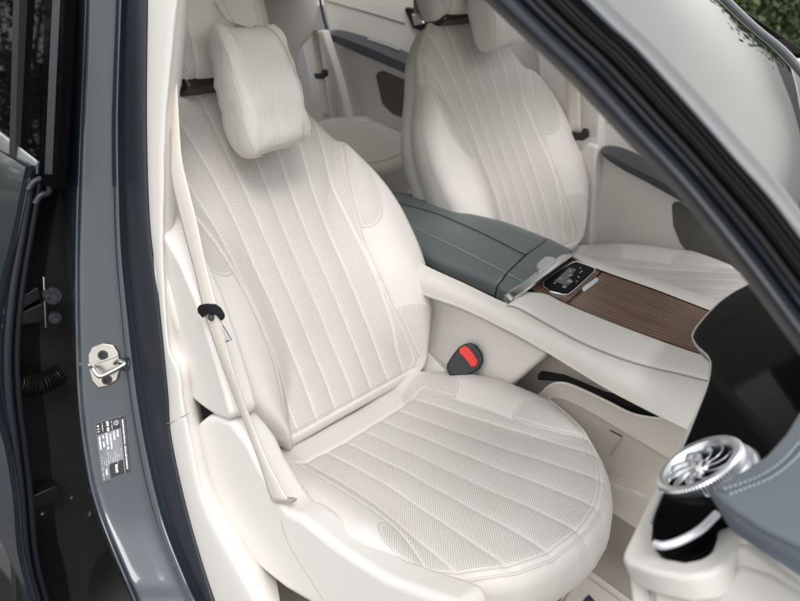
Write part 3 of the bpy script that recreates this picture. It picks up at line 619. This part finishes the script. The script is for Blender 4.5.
# ------------------------------------------------------------------ trim of the near seat
VP = (V3(0, -.70, .3), nrm((.05, -1, .18)))
def vp(q, off=0): return pp(q, *VP, off)
cover = [(190, 434), (197, 423), (206, 416), (216, 415), (230, 420), (240, 432), (250, 446), (259, 466), (273, 490), (287, 511), (299, 516), (312, 526), (330, 541), (350, 555), (385, 577), (420, 590), (438, 596), (460, 605), (475, 650), (350, 650), (331, 616), (312, 606), (285, 590), (255, 566), (234, 549), (218, 526), (206, 495), (197, 462)]
sv = slab('seat_side_cover', vp(cover, .010), VP[1], .055, M['cream_plastic'], NEAR, .012, 6)
tube('cover_joint', spline(vp([(281, 520), (284, 530), (291, 548), (308, 575), (334, 616)], .0098), 30), .0010, M['taupe'], sv, 6)
# outer side of the backrest: hard panel with a visible lower edge
SP = (V3(-.1, -.672, .45), nrm((-.05, -1, .12)))
slab('backrest_side_panel', pp([(150, 215), (165, 236), (180, 262), (196, 300), (211, 345), (226, 395), (231, 415), (228, 421), (216, 417), (204, 409), (190, 398), (150, 380)], *SP), SP[1], .05, M['cream_soft'], NEAR, .008, 4)
slab('seat_inner_trim', pp([(398, 380), (408, 362), (420, 347), (428, 353), (446, 371), (440, 380)], V3(.05, -.165, .31), (.1, -.8, .6)), nrm((.1, -.8, .6)), .03, M['cream_plastic'], NEAR, .004)
BP = (V3(.10, -.195, .345), nrm((.55, -.66, .45)))
bk = slab('belt_buckle', pp([(446.5, 369), (447, 364), (452, 356), (459, 347), (465, 344), (471, 342.5), (477, 345.5), (482.5, 353.5), (483.5, 361.5), (480.5, 368), (474.5, 372.5), (466, 376), (450, 376)], *BP), BP[1], .03, M['black'], NEAR, .004, 4)
slab('red_button', pp([(x-.6, y+.5) for x, y in [(459.8, 348.6), (462, 346.5), (466.5, 345.5), (470, 348), (475, 354.5), (478.2, 360), (477.5, 364), (475.5, 366), (471.5, 366), (468, 361), (464, 356), (460.5, 353)]], *BP, .004), BP[1], .006, M['red'], bk, .0012, 3)
# ------------------------------------------------------------------ near seat belt
BL = (V3(0, -.716, .45), V3(0, 1, -.29))
bl = [(168, 60), (170, 110), (171, 150), (171.5, 180), (183, 230), (193, 266), (200, 296), (205, 316), (220, 360), (235, 400), (250, 438), (261, 468), (270, 496), (273.5, 502)]
br = [(176, 60), (178, 110), (181, 155), (186, 180), (196, 220), (205, 262), (214, 298), (220, 318), (230, 360), (243, 400), (255, 430), (268, 462), (281, 488), (289, 502)]
NBELT = thing('seat_belt', 'cream seat belt running down past the nearest seat through a black oval guide', 'seat belt', at((212, 312), *BL))
def lay(px, off):
    A, B = pp(px, *BL, off), pp(px, *VP, .015+off); t = sst(34, 50, np.arange(len(px)))[:, None]; return A*(1-t)+B*t
q0, q1 = spline(bl, 60), spline(br, 60)
rows = [lay(q0, 0), lay(band(q0, q1, .5), .003), lay(q1, -.001)]
slab('anchor_slot', vp([(269.5, 499), (274, 500), (286, 499.5), (292, 501), (290, 504), (276, 503.5)], .0175), VP[1], .012, M['taupe'], NEAR, .001)
loft('webbing', rows, M['belt'], NBELT, n=80, m=8, solid=.0016, uv=True)
gq = [(197, 308), (200, 304.5), (207, 303.5), (216, 304), (221, 307.5), (225, 314), (225, 318), (221, 321.5), (217, 316), (213, 314), (206, 314.5), (203, 318.5), (198, 313)]
gd = slab('belt_guide', pp(gq, *BL, .012), nrm(CP-at((212, 312), *BL)), .014, M['black'], NBELT, .003, 4)
v, f = lathe([(.0001, .004), (.004, .004), (.0055, .002), (.0055, 0)], at((211.5, 317.5), *BL)+nrm(CP-at((211.5, 317.5), *BL))*.006, CP-at((211.5, 317.5), *BL), 20); obj('stop_button', v, f, M['black'], NBELT)
tube('latch_plate', pp([(222, 326), (227, 334), (231, 340), (227, 341), (225, 337)], *BL, .002), .0022, M['satin'], NBELT, 8)

# ------------------------------------------------------------------ centre console
CO = thing('centre_console', 'long centre console with grey-green armrest, walnut lid and cream sides between the front seats', 'console', (.1, .03, 0))
PT = (V3(.2, 0, .515), nrm((.08, 0, 1)))
PW = (V3(.2, 0, .50), nrm((.12, 0, 1)))
dn = lambda d: V3(0, 0, -d)
def top(q, d=0): return np.array([at(k, PT[0]+dn(d), PT[1]) for k in q])
def wod(q, d=0): return np.array([at(k, PW[0]+dn(d), PW[1]) for k in q])
nb = [(385, 243), (427, 267), (463, 283.5), (494, 297.5)]; sm = [(386, 233), (425, 254), (462, 271), (496, 287)]
s2 = [(390, 216), (415, 228), (461.6, 250), (506, 272.8)]; s1 = [(385, 199), (403, 204), (438, 214), (480, 232), (525, 254.5)]
fe_ = [(385, 192), (397.5, 193.5), (415, 195.6), (445, 205), (473, 214), (510.5, 226), (546, 240)]
rows = [top(nb, .050), top(sm, .022), top(band(np.array(sm, float)[[0, 1, 2, 3]], np.array(s2, float), .55), .006), top(s2), top(band(spline(s2, 5), spline(s1, 5), .5), -.002), top(s1), top(band(spline(s1, 7), np.array(fe_, float), .7), .001), top(fe_, .008), top(fe_, .05)+V3(0, .012, 0)]
arm = loft('armrest', rows, M['teal'], CO, n=40, m=60, solid=.004, angle=60)
nb2 = [(495.5, 298.4), (501.5, 301)]; sm2 = [(497.5, 287.6), (505, 293)]; s22 = [(507.5, 273.5), (525, 282.5)]; s12 = [(526.5, 255.2), (547, 266)]; fe2 = [(547.5, 240.3), (570, 252)]
rows = [top(nb2, .050), top(sm2, .022), top(band(np.array(sm2, float), np.array(s22, float), .55), .006), top(s22), top(band(np.array(s22, float), np.array(s12, float), .5), -.002), top(s12), top(band(np.array(s12, float), np.array(fe2, float), .7), .001), top(fe2, .008), top(fe2, .05)+V3(0, .012, 0)]
lid = loft('armrest_front', rows, M['teal'], CO, n=14, m=60, solid=.004, angle=60)
tube('stitch_line', spline(top(s2, -.001), 50), .0009, M['thread'], arm, 6); tube('stitch_line', spline(top(s1, -.0015), 50), .0014, M['teal_dark'], arm, 6)
tube('stitch_line', spline(top(s22, -.001), 10), .0009, M['thread'], lid, 6)
slab('armrest_base', [at(q, PT[0]+dn(.055), PT[1]) for q in [(385, 247), (427, 270), (494, 301), (502, 304), (572, 257), (546, 245), (400, 200), (380, 195)]], (0, 0, 1), .05, M['black_matte'], CO, 0)
# chrome strip with its release button
cs_a = [(500.5, 301), (503, 296), (512, 289), (537, 271), (560, 256), (567, 252)]; cs_b = [(505, 306), (510, 303.5), (520, 296), (540, 281), (562, 264), (573, 256)]
hts = lambda r, d: np.array([at(k, PT[0]+dn(dd+d), PT[1]) for k, dd in zip(r, (.052, .03, .012, .004, .006, .012))])
rows = [hts(cs_a, .012), hts(cs_a, -.005), hts(band(np.array(cs_a), np.array(cs_b), .35), -.008), hts(band(np.array(cs_a), np.array(cs_b), .75), -.008), hts(cs_b, -.004), hts(cs_b, .016)]
loft('chrome_strip', rows, M['satin'], CO, n=40, m=18, angle=50)
slab('release_button', top([(536, 267), (538, 262), (545, 256), (553, 256.5), (557, 259), (540, 271)], -.009), PT[1], .01, M['satin'], CO, .003, 3)
# walnut lid
wn = [(531, 287), (548, 295.5), (565.5, 303.8)]; wf = [(572, 258), (587, 264.5), (601.5, 270.8)]
loft('wood_panel', [wod(wn, .002), wod(wf, .002)], M['wood'], CO, n=20, m=20, solid=.004, uv=True)
wn2 = [(566.6, 304.4), (609, 321.8), (660, 341), (709, 357.5), (725, 363)]; wf2 = [(602.6, 271.3), (660, 291.5), (706.5, 309.5), (740, 323)]
wl = loft('wood_lid', [wod(wn2, .001), wod(wf2, .001)], M['wood'], CO, n=40, m=24, solid=.004, uv=True)
slab('lid_handle', wod([(581.5, 289), (583, 286.5), (596, 277), (598.5, 278), (598, 281), (585, 290.5)], -.003), PW[1], .006, M['satin'], wl, .0015)
slab('wood_bed', wod([(531, 288), (566, 305), (609, 323), (725, 364), (741, 323), (660, 291), (572, 257)], .008), PW[1], .02, M['black'], CO, 0)
fr1 = [(572, 257.5), (601.5, 270.2), (660, 290.9), (706.5, 309), (745, 324)]; fr2 = [(574, 255.3), (604, 265.5), (655, 281.5), (700, 297), (745, 308)]
loft('console_rail', [wod(fr1, .006), wod(fr1, -.001), wod(band(spline(fr1, 6), spline(fr2, 6), .4), -.005), wod(fr2, -.001), wod(fr2, .03)+V3(0, .012, 0), wod(fr2, .12)+V3(0, .012, 0)], M['cream_soft'], CO, n=50, m=24, solid=.003, angle=60)
# switch panel with icons
sp0 = np.array([(542.5, 285.5), (543, 281), (556, 271.5), (572, 262), (577, 260.5), (590, 265), (596.5, 267.8), (595, 271), (574, 290), (568, 294), (562, 294), (550, 291)])
rim = slab('switch_panel', wod(sp0, -.003), PW[1], .006, M['chrome'], CO, .0015)
cen = sp0.mean(0); slab('switch_glass', wod(cen+(sp0-cen)*.945, -.0042), PW[1], .004, M['gloss'], rim, .001)
def ipt(u, w, d=-.0046):   # u along the long axis, w across
    a, b, c = np.array((543.5, 283.5)), np.array((573., 261.5)), np.array((566., 293.)) ; return wod([a+(b-a)*u+(c-a)*w], d)[0]
def irect(u, w, du, dw): return np.array([ipt(u-du, w-dw), ipt(u+du, w-dw), ipt(u+du, w+dw), ipt(u-du, w+dw)]), [(0, 1, 2, 3)]
ic = [irect(*k) for k in [(.14, .72, .012, .07), (.18, .72, .012, .07), (.40, .62, .05, .03), (.40, .72, .03, .03), (.56, .45, .02, .05), (.60, .5, .01, .03), (.70, .28, .025, .03), (.36, .28, .05, .012), (.36, .34, .03, .012), (.80, .62, .05, .015), (.9, .45, .02, .02), (.15, .30, .02, .03), (.62, .75, .02, .03), (.47, .86, .03, .015)]]
v, f = join(ic); obj('icons', v, f, M['icon'], rim)
tp = [(.20, .22), (.78, .12), (.82, .40), (.48, .48), (.36, .78), (.22, .74)]
slab('touch_pad', [ipt(u, w, -.0044) for u, w in tp], PW[1], .002, simple('grey_touch_pad', (.10, .10, .10), .45, var=.3, varscale=60), rim, 0)
# cream rail along the near edge
rA = [(524, 292), (545, 294.5), (566, 304.5), (609, 322.3), (660, 341.5), (709, 358.2), (724, 364)]
rC = [(507, 305), (519, 308.5), (540, 320), (579, 341), (615, 356), (648, 366.5), (681, 374), (708, 381)]
rows = [wod(rA, .006), wod(rA, -.001), wod(band(spline(rA, 8), spline(rC, 8), .35), -.004), wod(band(spline(rA, 8), spline(rC, 8), .75), -.001), wod(rC, .0045)]
loft('console_rail', rows, M['cream_soft'], CO, n=60, m=30, solid=.004, angle=60)
rU = [(350, 226), (400, 253), (427, 268), (463, 284.5), (497, 301), (519, 310), (540, 321.5), (579, 342.5), (615, 357.5), (648, 368), (681, 375.5), (708, 383)]
rD = [(350, 262), (400, 286), (428, 297), (465, 310), (510, 332), (545, 351.5), (577, 371), (608, 390), (640, 407), (662, 418), (690, 432), (715, 445)]
up = wod(rU, .0055); dnr = np.array([ax(q, 'y', -.150) for q in rD]); mid = (up+dnr)/2+V3(0, -.012, .004); t1 = up*.8+dnr*.2+V3(0, -.009, .004); t2 = up*.2+dnr*.8+V3(0, -.007, 0)
side = loft('console_side', [up+V3(0, .006, 0), t1, mid, t2, dnr, dnr+V3(0, .03, -.008)], M['cream_soft'], CO, n=70, m=40, angle=60)
tube('stitch_line', spline(wod(rC, .0045)+V3(0, -.001, 0), 60), .0015, M['thread_dark'], side, 6)
SPn = nrm((.0, -1, .2))
sp_ = pp([(400, 290), (428, 297.5), (465, 310.5), (510, 332.5), (540, 348.5), (546, 353), (540, 360), (528, 370), (512, 384), (500, 396), (400, 396)], V3(0, -.108, .42), SPn)
slab('lower_side_panel', sp_, SPn, .03, M['cream_soft'], CO, .010, 5)
lo = lambda q, y: np.array([ax(k, 'y', y) for k in q])
slab('console_core', lo([(505, 372), (545, 350), (720, 446), (720, 470), (500, 440)], -.06), (0, -1, 0), .10, M['taupe'], CO, 0)
slab('under_console_shade', lo([(538, 374), (560, 378), (600, 395), (640, 405), (632, 408), (615, 407), (585, 395), (556, 381), (538, 380)], -.078), (0, -1, 0), .03, M['black_matte'], CO, 0)  # flat black sheets, here and next, paint the shade in the gap
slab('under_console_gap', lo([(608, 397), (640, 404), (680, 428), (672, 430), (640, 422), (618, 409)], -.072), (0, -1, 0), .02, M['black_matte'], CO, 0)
# footwell side lining with lip, pocket and duct
lip = [(536, 398), (543, 392), (549, 386.5), (557, 383), (568, 384), (585, 391), (605, 400.5), (630, 413), (650, 417.5), (668, 419), (700, 424), (730, 432)]
l2 = [(536, 404), (546, 400), (554, 397), (562, 398), (572, 402), (590, 411), (605, 420), (630, 435), (655, 450), (690, 470), (705, 478), (730, 490)]
l3 = [(536, 470), (545, 473), (555, 475), (565, 477), (580, 480), (595, 482), (607, 484), (630, 491), (655, 500), (690, 516), (705, 524), (730, 536)]
lip3, l23, l33 = lo(lip, -.10), lo(l2, -.125), lo(l3, -.13)
lining = loft('footwell_lining', [lip3+V3(0, .03, -.02), lip3+V3(0, .004, .001), lip3, lip3*.85+l23*.15+V3(0, -.002, 0), lip3*.2+l23*.8, l23, l23*.9+l33*.1+V3(0, .004, 0), (l23+l33)/2+V3(0, .006, 0), l33], simple('footwell_taupe', (.52, .48, .43), .6, bump=.15, scale=500, var=.04), CO, n=70, m=50, angle=60)
tube('lip_edge', spline(lip3+V3(0, -.001, .001), 60), .0022, M['cream_plastic'], lining, 8)
pk = lo([(609.8, 430), (622, 436.5), (621, 439), (610.5, 456)], -.125)
tube('flap_joint', pk[:2], .0012, M['black'], lining, 6); tube('flap_joint', pk[1:], .0007, M['thread_dark'], lining, 6)
d1 = lo([(600, 478), (612, 480), (640, 489), (665, 498), (700, 512), (730, 526)], -.15); d2 = lo([(600, 484), (612, 486), (640, 495.5), (665, 505), (700, 520), (730, 534)], -.165); d3 = lo([(598, 504), (610, 511), (640, 531), (665, 548), (700, 570), (730, 590)], -.165)
loft('footwell_duct', [d1+V3(0, .05, -.005), d1, d1*.5+d2*.5+V3(0, -.003, .003), d2, d2*.5+d3*.5, d3], simple('duct_cream', (.55, .51, .46), .55, bump=.1, var=.04), CO, n=40, m=24, angle=60)

# floor mat
def fz(q, z=.012): return ax(q, 'z', z)
MAT = slab('floor_mat', [fz(q) for q in [(520, 660), (552, 612), (572, 579), (577, 573), (583, 569.5), (590, 570), (598, 575), (640, 606), (680, 640), (640, 700)]], (0, 0, 1), .010, simple('beige_mat', (.55, .51, .46), .95, bump=1, scale=800, var=.08), None, .003)
tag(MAT, 'beige carpet floor mat with a stitched border, in front of the nearest seat', 'floor mat')
mb = [fz(q, .0135) for q in [(535, 650), (558, 612), (576, 583), (581, 577.5), (588, 577), (597, 583), (640, 614)]]
tube('mat_border', spline(mb, 50), .002, M['taupe'], MAT, 6)
slab('mat_badge', [fz(q, .017) for q in [(583, 601), (589, 594), (600, 606), (592, 612)]], (0, 0, 1), .004, M['navy'], MAT, .001)

# ------------------------------------------------------------------ dashboard
DA = thing('dashboard', 'dashboard end with glossy black panel, silver turbine air vent and blue-grey stitched pad', 'dashboard', (.9, -.3, .2))
DN = nrm((-.45, -.05, .89)); DP = V3(.76, -.56, .62)
dp = lambda q, off=0: np.array([at(k, DP+DN*off, DN) for k in q])
bp = [(775, 262), (748, 285), (733, 293), (719, 303), (706, 316), (695.5, 329), (692.5, 337), (697, 346), (707, 355), (710.8, 363), (710, 375), (706, 390), (690, 430), (672, 471), (655, 511), (651, 526), (651, 537), (655, 543), (664, 546), (680, 541), (700, 530), (716, 515), (745, 505), (790, 470), (850, 400), (850, 240)]
pan = slab('black_panel', dp(bp), DN, .016, M['gloss'], DA, .003, 3)
rm = dp([(748, 285), (733, 293), (719, 303), (706, 316), (695.5, 329), (692.5, 337), (697, 346), (707, 355), (710.8, 363), (710, 375), (706, 390), (690, 430), (672, 471), (655, 511), (651, 526)], -.002)
tube('panel_rim', spline(rm, 120), .0018, M['satin'], pan, 8)
tube('ambient_strip', spline(dp([(655, 544), (664, 545.5), (680, 541), (700, 530), (717, 514)], .001), 40), .0036, M['mint'], DA, 10)
slab('panel_bowl', dp([(650, 530), (650, 540), (656, 549), (668, 556), (683, 559), (700, 556), (711, 549), (716, 535), (717, 514), (700, 505)], -.012), DN, .03, M['gloss'], DA, .004)
cl = [(716, 366), (712, 378), (690, 420), (668, 462), (645, 506), (623, 551), (622, 557), (628, 563), (652, 571), (685, 577), (710, 573), (728, 563), (740, 545), (760, 500), (760, 380)]
slab('dash_ledge', dp(cl, -.016), DN, .026, M['cream_soft'], DA, .0045, 4)
LN = nrm((-.35, -.55, .55)); lp_ = at((650, 572), DP+DN*-.036, DN)
lf = lambda q, off=0: np.array([at(k, lp_+LN*off, LN) for k in q])
slab('lower_dash', lf([(626, 558), (652, 566), (690, 572), (722, 566), (733, 545), (745, 541), (800, 580), (850, 615), (850, 700), (650, 700), (632, 620)], -.004), LN, .08, M['cream_soft'], DA, .006, 4)
tube('panel_joint', lf([(642, 568), (645, 580), (650, 595), (656, 612)], .001), .0014, M['thread_dark'], DA, 6)
slab('glovebox_lid', lf([(645, 571), (690, 581), (722, 577), (738, 560), (770, 570), (800, 588), (850, 622), (850, 700), (662, 700), (652, 605)], -.0015), LN, .02, M['cream_soft'], DA, .008, 5)
# pad
UN = nrm((-.25, -.1, 1)); up0 = V3(.795, -.63, .685)
ud = lambda q, off=0: np.array([at(k, up0+UN*off, UN) for k in q])
pt_ = [(711.5, 487.5), (716, 484.5), (728, 478), (745, 468), (765, 455), (785, 433), (800, 409), (830, 372), (880, 320), (880, 590), (830, 562), (800, 545), (765, 528), (738, 511), (720, 497)]
pad_ = slab('dash_pad', ud(pt_), UN, .012, M['pad'], DA, .004, 4)
e1 = ud([(711.5, 489), (720, 498), (738, 512), (765, 529), (800, 546), (850, 574)], -.006)
e2_ = np.array([at(k, up0+UN*-.02, UN) for k in [(713, 493), (721, 507), (734, 530), (750, 543), (800, 577), (850, 610)]])
loft('pad_edge', [e1+UN*.002, e1*.7+e2_*.3+V3(-.003, -.003, .002), e1*.3+e2_*.7+V3(-.003, -.003, 0), e2_, e2_+V3(.02, .03, -.02)], M['pad_shade_and_seam'], DA, n=40, m=20, angle=60)
st = spline(ud([(724, 489), (745, 482), (765, 473), (783, 460), (800, 441), (830, 405)], .001), 72); st2 = spline(ud([(730, 494), (748, 487), (768, 479), (787, 466), (805, 448), (835, 413)], .001), 72)
v, f = join([tube_data(np.array([s[i], s[i+1]]), .0008, 6) for s in (st, st2) for i in range(0, 70, 2)]); obj('stitching', v, f, M['thread_pad'], pad_)
tube('pad_seam', spline(ud([(718, 489), (727, 491.5), (747, 484.5), (767, 476), (785, 463), (803, 445), (833, 409)], .0005), 60), .0011, M['pad_shade_and_seam'], pad_, 6)
# air vent
vc = dp([(711, 483)], -.012)[0]; VA = nrm((-.60, -.16, .79))
vent = thing('tmp', 'x', 'x', vc); bpy.data.objects.remove(vent)
pr = [(.030, .0), (.052, .0), (.053, .006), (.050, .012), (.043, .014)]
v, f = lathe(pr, vc, VA, 64); vent = obj('air_vent', v, f, M['satin'], DA)
v, f = lathe([(.041, .012), (.0445, .013), (.045, .015), (.045, .023), (.0435, .0255), (.040, .0265), (.037, .0255), (.035, .022), (.032, .014), (.032, .006)], vc, VA, 160)
ax_ = VA; rad = v-vc-np.outer((v-vc) @ ax_, ax_); k = np.arange(len(v)) % 160; h = (v-vc) @ ax_
m_ = (h > .0145) & (h < .0235) & (np.linalg.norm(rad, axis=1) > .0445); v = v+rad*(.018*np.where(k % 2 == 0, 1, -1)*m_)[:, None]
obj('knurled_ring', v, f, M['satin'], vent, angle=25)
v, f = lathe([(.033, .004), (.0001, .002)], vc, VA, 32); obj('vent_throat', v, f, M['black'], vent)
v, f = lathe([(.0001, .0255), (.006, .0245), (.0095, .021), (.0105, .016), (.009, .006)], vc, VA, 32); obj('hub', v, f, M['chrome'], vent)
a_ = nrm(np.cross(VA, V3(0, 1, .1))); b_ = np.cross(VA, a_)
for kk in range(10):
    q0 = 2*math.pi*kk/10; R = []
    for t in np.linspace(0, 1, 8):
        r_ = .009+.025*t; q = q0+.6*t*t; dq = .24-.06*t
        lo_ = vc+VA*(.010+.003*t)+r_*(a_*math.cos(q+dq)+b_*math.sin(q+dq)); hi_ = vc+VA*(.021+.001*t)+r_*(a_*math.cos(q-dq*.6)+b_*math.sin(q-dq*.6)); R.append([lo_, (lo_+hi_)/2+VA*.001, hi_])
    loft('blade', R, M['satin'], vent, n=5, solid=.0012)

# ------------------------------------------------------------------ far doors
FD = thing('front_door', 'cream inner side of the far front door with dark pocket and grey armrest, behind the far seat', 'car door', (.4, .74, 0))
fd = lambda q, y=.73: np.array([ax(k, 'y', y+.07) for k in q])
slab('door_panel', fd([(599, 60), (599, 110), (597, 180), (592, 260), (600, 330), (900, 600), (900, 60)]), (0, -1, 0), .05, M['cream_soft'], FD, .004)
slab('door_gap', fd([(600.5, 100), (603, 100), (599.5, 180), (594, 260), (590, 260), (596, 180)], .725), (0, -1, 0), .006, M['black'], FD, 0)
aT = fd([(601, 149), (604, 146), (618, 147), (640, 156), (665, 172), (700, 200)], .72); aM = fd([(600.5, 152), (606, 155), (622, 164), (645, 176), (672, 190), (705, 210)], .66); aB = fd([(600.5, 155), (606, 160), (622, 170), (645, 182), (672, 197), (705, 216)], .665); aB2 = aB+V3(0, .06, -.01)
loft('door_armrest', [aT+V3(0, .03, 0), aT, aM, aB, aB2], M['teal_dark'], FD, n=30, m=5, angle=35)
slab('door_pocket', fd([(671.5, 206), (674, 202), (680, 202), (694, 211), (730, 250), (790, 330), (740, 305), (712, 278), (692, 259), (680, 243), (673, 226)], .727), (0, -1, 0), .006, simple('painted_pocket_shade', (.10, .095, .085), .8, var=.1), FD, .002)  # flat dark sheet paints the shade inside the pocket opening
tube('door_line', spline(fd([(603, 122), (640, 124), (700, 130)], .729), 20), .0012, M['thread_dark'], FD, 6)
RF = thing('rear_door', 'cream inner side of the far rear door with dark grey armrest, between the two front seats', 'car door', (-.9, .76, 0))
rd = lambda q, y=.76: np.array([ax(k, 'y', y+.06) for k in q])
slab('door_panel', rd([(317, -60), (322, 0), (333, 45), (347, 100), (352, 130), (480, 200), (540, 200), (540, -60)]), (0, -1, 0), .05, M['cream_soft'], RF, .006)
tube('door_line', spline(rd([(325, 0), (350, 7), (375, 14), (405, 23)], .758), 20), .002, M['thread_dark'], RF, 6)
aT = rd([(326, 33), (331, 30), (340, 30), (360, 35), (385, 43), (410, 54), (440, 66)], .75); aM = rd([(325.5, 35), (332, 36), (342, 40), (362, 48), (388, 60), (415, 72), (445, 86)], .70); aB = rd([(326, 37), (332, 41), (342, 46), (362, 55), (388, 66), (415, 78), (445, 92)], .705)
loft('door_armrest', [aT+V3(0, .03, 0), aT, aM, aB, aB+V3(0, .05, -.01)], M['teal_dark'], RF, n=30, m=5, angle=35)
tube('armrest_trim', rd([(368, 39), (385, 44.5), (400, 50.5)], .742), .004, M['satin'], RF, 6)
slab('door_pocket', rd([(375.5, 76), (378, 72), (383, 71), (415, 84), (420, 125), (392, 114), (382, 104)], .757), (0, -1, 0), .006, simple('painted_rear_pocket_shade', (.12, .11, .09), .8, var=.1), RF, .002)  # dark slab stands for the shaded hollow of the rear pocket
hp = slab('handle_bezel', rd([(404, 10), (406, 7), (430, 12), (430, 35), (412, 28), (408, 18)], .752), (0, -1, 0), .012, M['black'], RF, .004)
slab('door_handle', rd([(411, 14), (420, 15), (424, 24), (414, 26)], .745), (0, -1, 0), .01, M['satin'], hp, .004)
tube('door_edge_seal', spline(rd([(315, -60), (320, 0), (331, 45), (345, 100), (350, 128)], .755), 30), .006, M['black'], RF, 8)

slab('window_glass', [(-.02, .87, .86), (.42, .87, .86), (.30, .835, .94), (.16, .80, 1.03), (-.02, .78, 1.08)], (0, 1, .42), .004, M['tint'], FD, 0)  # unseen far pane, added dark to dim the cabin and panel reflections
cf('roof_rail', -1.5, .10, .54, .66, 1.10, 1.17, M['cream_soft'], BODY, .02)
# ------------------------------------------------------------------ rear bench
RB = thing('rear_seat', 'cream rear bench seen between the front seats, its cushion corner rounded and stitched', 'car seat', (-1.0, .35, 0))
RPl = (V3(-.85, 0, .52), nrm((.22, 0, 1)))
rq_ = [(300, 126), (318, 120), (332, 116), (355, 114.5), (378, 114), (394, 118), (404, 124), (411, 134), (415, 146), (414, 153), (404, 160), (390, 166), (376, 169), (366, 166), (330, 150)]
rc = slab('seat_cushion', pp(rq_, *RPl), RPl[1], .17, M['cream_soft'], RB, .028, 6)
tube('stitch_line', spline(pp([(411, 146), (404, 152), (392, 158), (378, 162), (368, 163)], *RPl, .0), 30), .002, M['thread_dark'], rc, 6)
tube('stitch_line', spline(pp([(364, 124), (373, 122), (385, 121), (396, 124), (402, 130), (405, 138)], *RPl, .001), 30), .0013, M['thread_dark'], rc, 6)
RBx = nrm((1, 0, .3)); rbp = V3(-1.25, 0, .9)
slab('rear_backrest', pp([(215, -70), (318, -70), (321, 0), (320, 20), (314, 36), (304, 46), (300, 60), (312, 90), (325, 130), (200, 130)], rbp, RBx), RBx, .14, M['cream_soft'], RB, .03, 6)
slab('rear_headrest', pp([(222, -60), (260, -60), (262, 0), (262, 14), (254, 24), (236, 30), (226, 33), (218, 20)], V3(-1.1, 0, 1.0), RBx), RBx, .10, M['cream_soft'], RB, .03, 6)
RT = lambda q, y=.66: np.array([ax(k, 'y', y) for k in q])
slab('side_trim', RT([(300, 35), (322, 30), (338, 80), (350, 128), (318, 128)], .72), (0, -1, 0), .04, M['cream_plastic'], RB, .01)
rb_ = thing('seat_belt', 'rear seat belt with black guide, seen just right of the nearest pillow', 'seat belt', RT([(322, 70)])[0])
loft('webbing', [RT([(311, 30), (316, 72), (323, 118)], .68), RT([(318, 30), (324, 72), (331, 118)], .68)], M['belt'], rb_, n=12, m=4, solid=.0015)
slab('belt_guide', RT([(313, 73), (320, 73), (322, 69), (325.5, 70), (326, 76), (321, 79), (315, 79)], .665), (0, -1, .1), .014, M['black'], rb_, .003)

# ------------------------------------------------------------------ shrub beyond the windscreen, unseen trees added for a window reflection
def tree(c, H, R, nb, label, seed, group=None):
    r = np.random.default_rng(seed); c = np.array(c, float); t = thing('tree', label, 'tree', c, group)
    tr_ = [tube_data(spline([c, c+V3(.05, 0, H*.3), c+V3(-.05, .1, H*.8)], 12), np.linspace(.11, .03, 12), 10)]
    cs = []
    for k in range(nb):
        q = r.uniform(0, 2*math.pi); h = r.uniform(.18, 1)*H; rr = R*math.sqrt(r.uniform(.05, 1))*(1-.35*abs(h/H-.55)); e = c+V3(rr*math.cos(q), rr*math.sin(q), h); cs.append(e)
        if k % 2 == 0: tr_.append(tube_data(spline([c+V3(0, 0, h*.55), (c+e)/2+V3(0, 0, h*.22), e], 8), np.linspace(.03, .006, 8), 6))
    v, f = join(tr_); obj('trunk', v, f, M['bark'], t)
    V = []; F = []
    for e in cs:
        for _ in range(150):
            p = e+r.normal(0, 1, 3)*(.20, .20, .16); d = nrm(r.normal(0, 1, 3)+V3(0, 0, -.2)); s = nrm(np.cross(d, r.normal(0, 1, 3))); L = r.uniform(.05, .10); w = L*.32; nn = np.cross(d, s); i = len(V)
            V += [p, p+d*L*.45+s*w+nn*w*.3, p+d*L, p+d*L*.45-s*w+nn*w*.3, p+d*L*.5]; F += [(i, i+1, i+4), (i+1, i+2, i+4), (i+2, i+3, i+4), (i+3, i, i+4)]
    obj('crown', V, F, M['leaf'], t, smooth=False)
tree((-1.85, 7.0, GZ), 1.35, .55, 60, 'leafy green shrub beyond the windscreen in the top right corner', 3)
for i, (x, y, h, r_) in enumerate([(-5.8, -3.7, 3.2, 1.2), (-8.6, -4.6, 4.0, 1.6), (-12.0, -6.6, 4.4, 1.9), (-6.6, -2.7, 1.5, .9), (-10.0, -3.4, 1.7, 1.1)]):  # unseen trees added so the rear window has something dark to reflect
    tree((x, y, GZ), h, r_, 46, 'unseen leafy tree added to darken the rear door window reflection', 11+i, 'unseen trees added for the rear door window reflection')
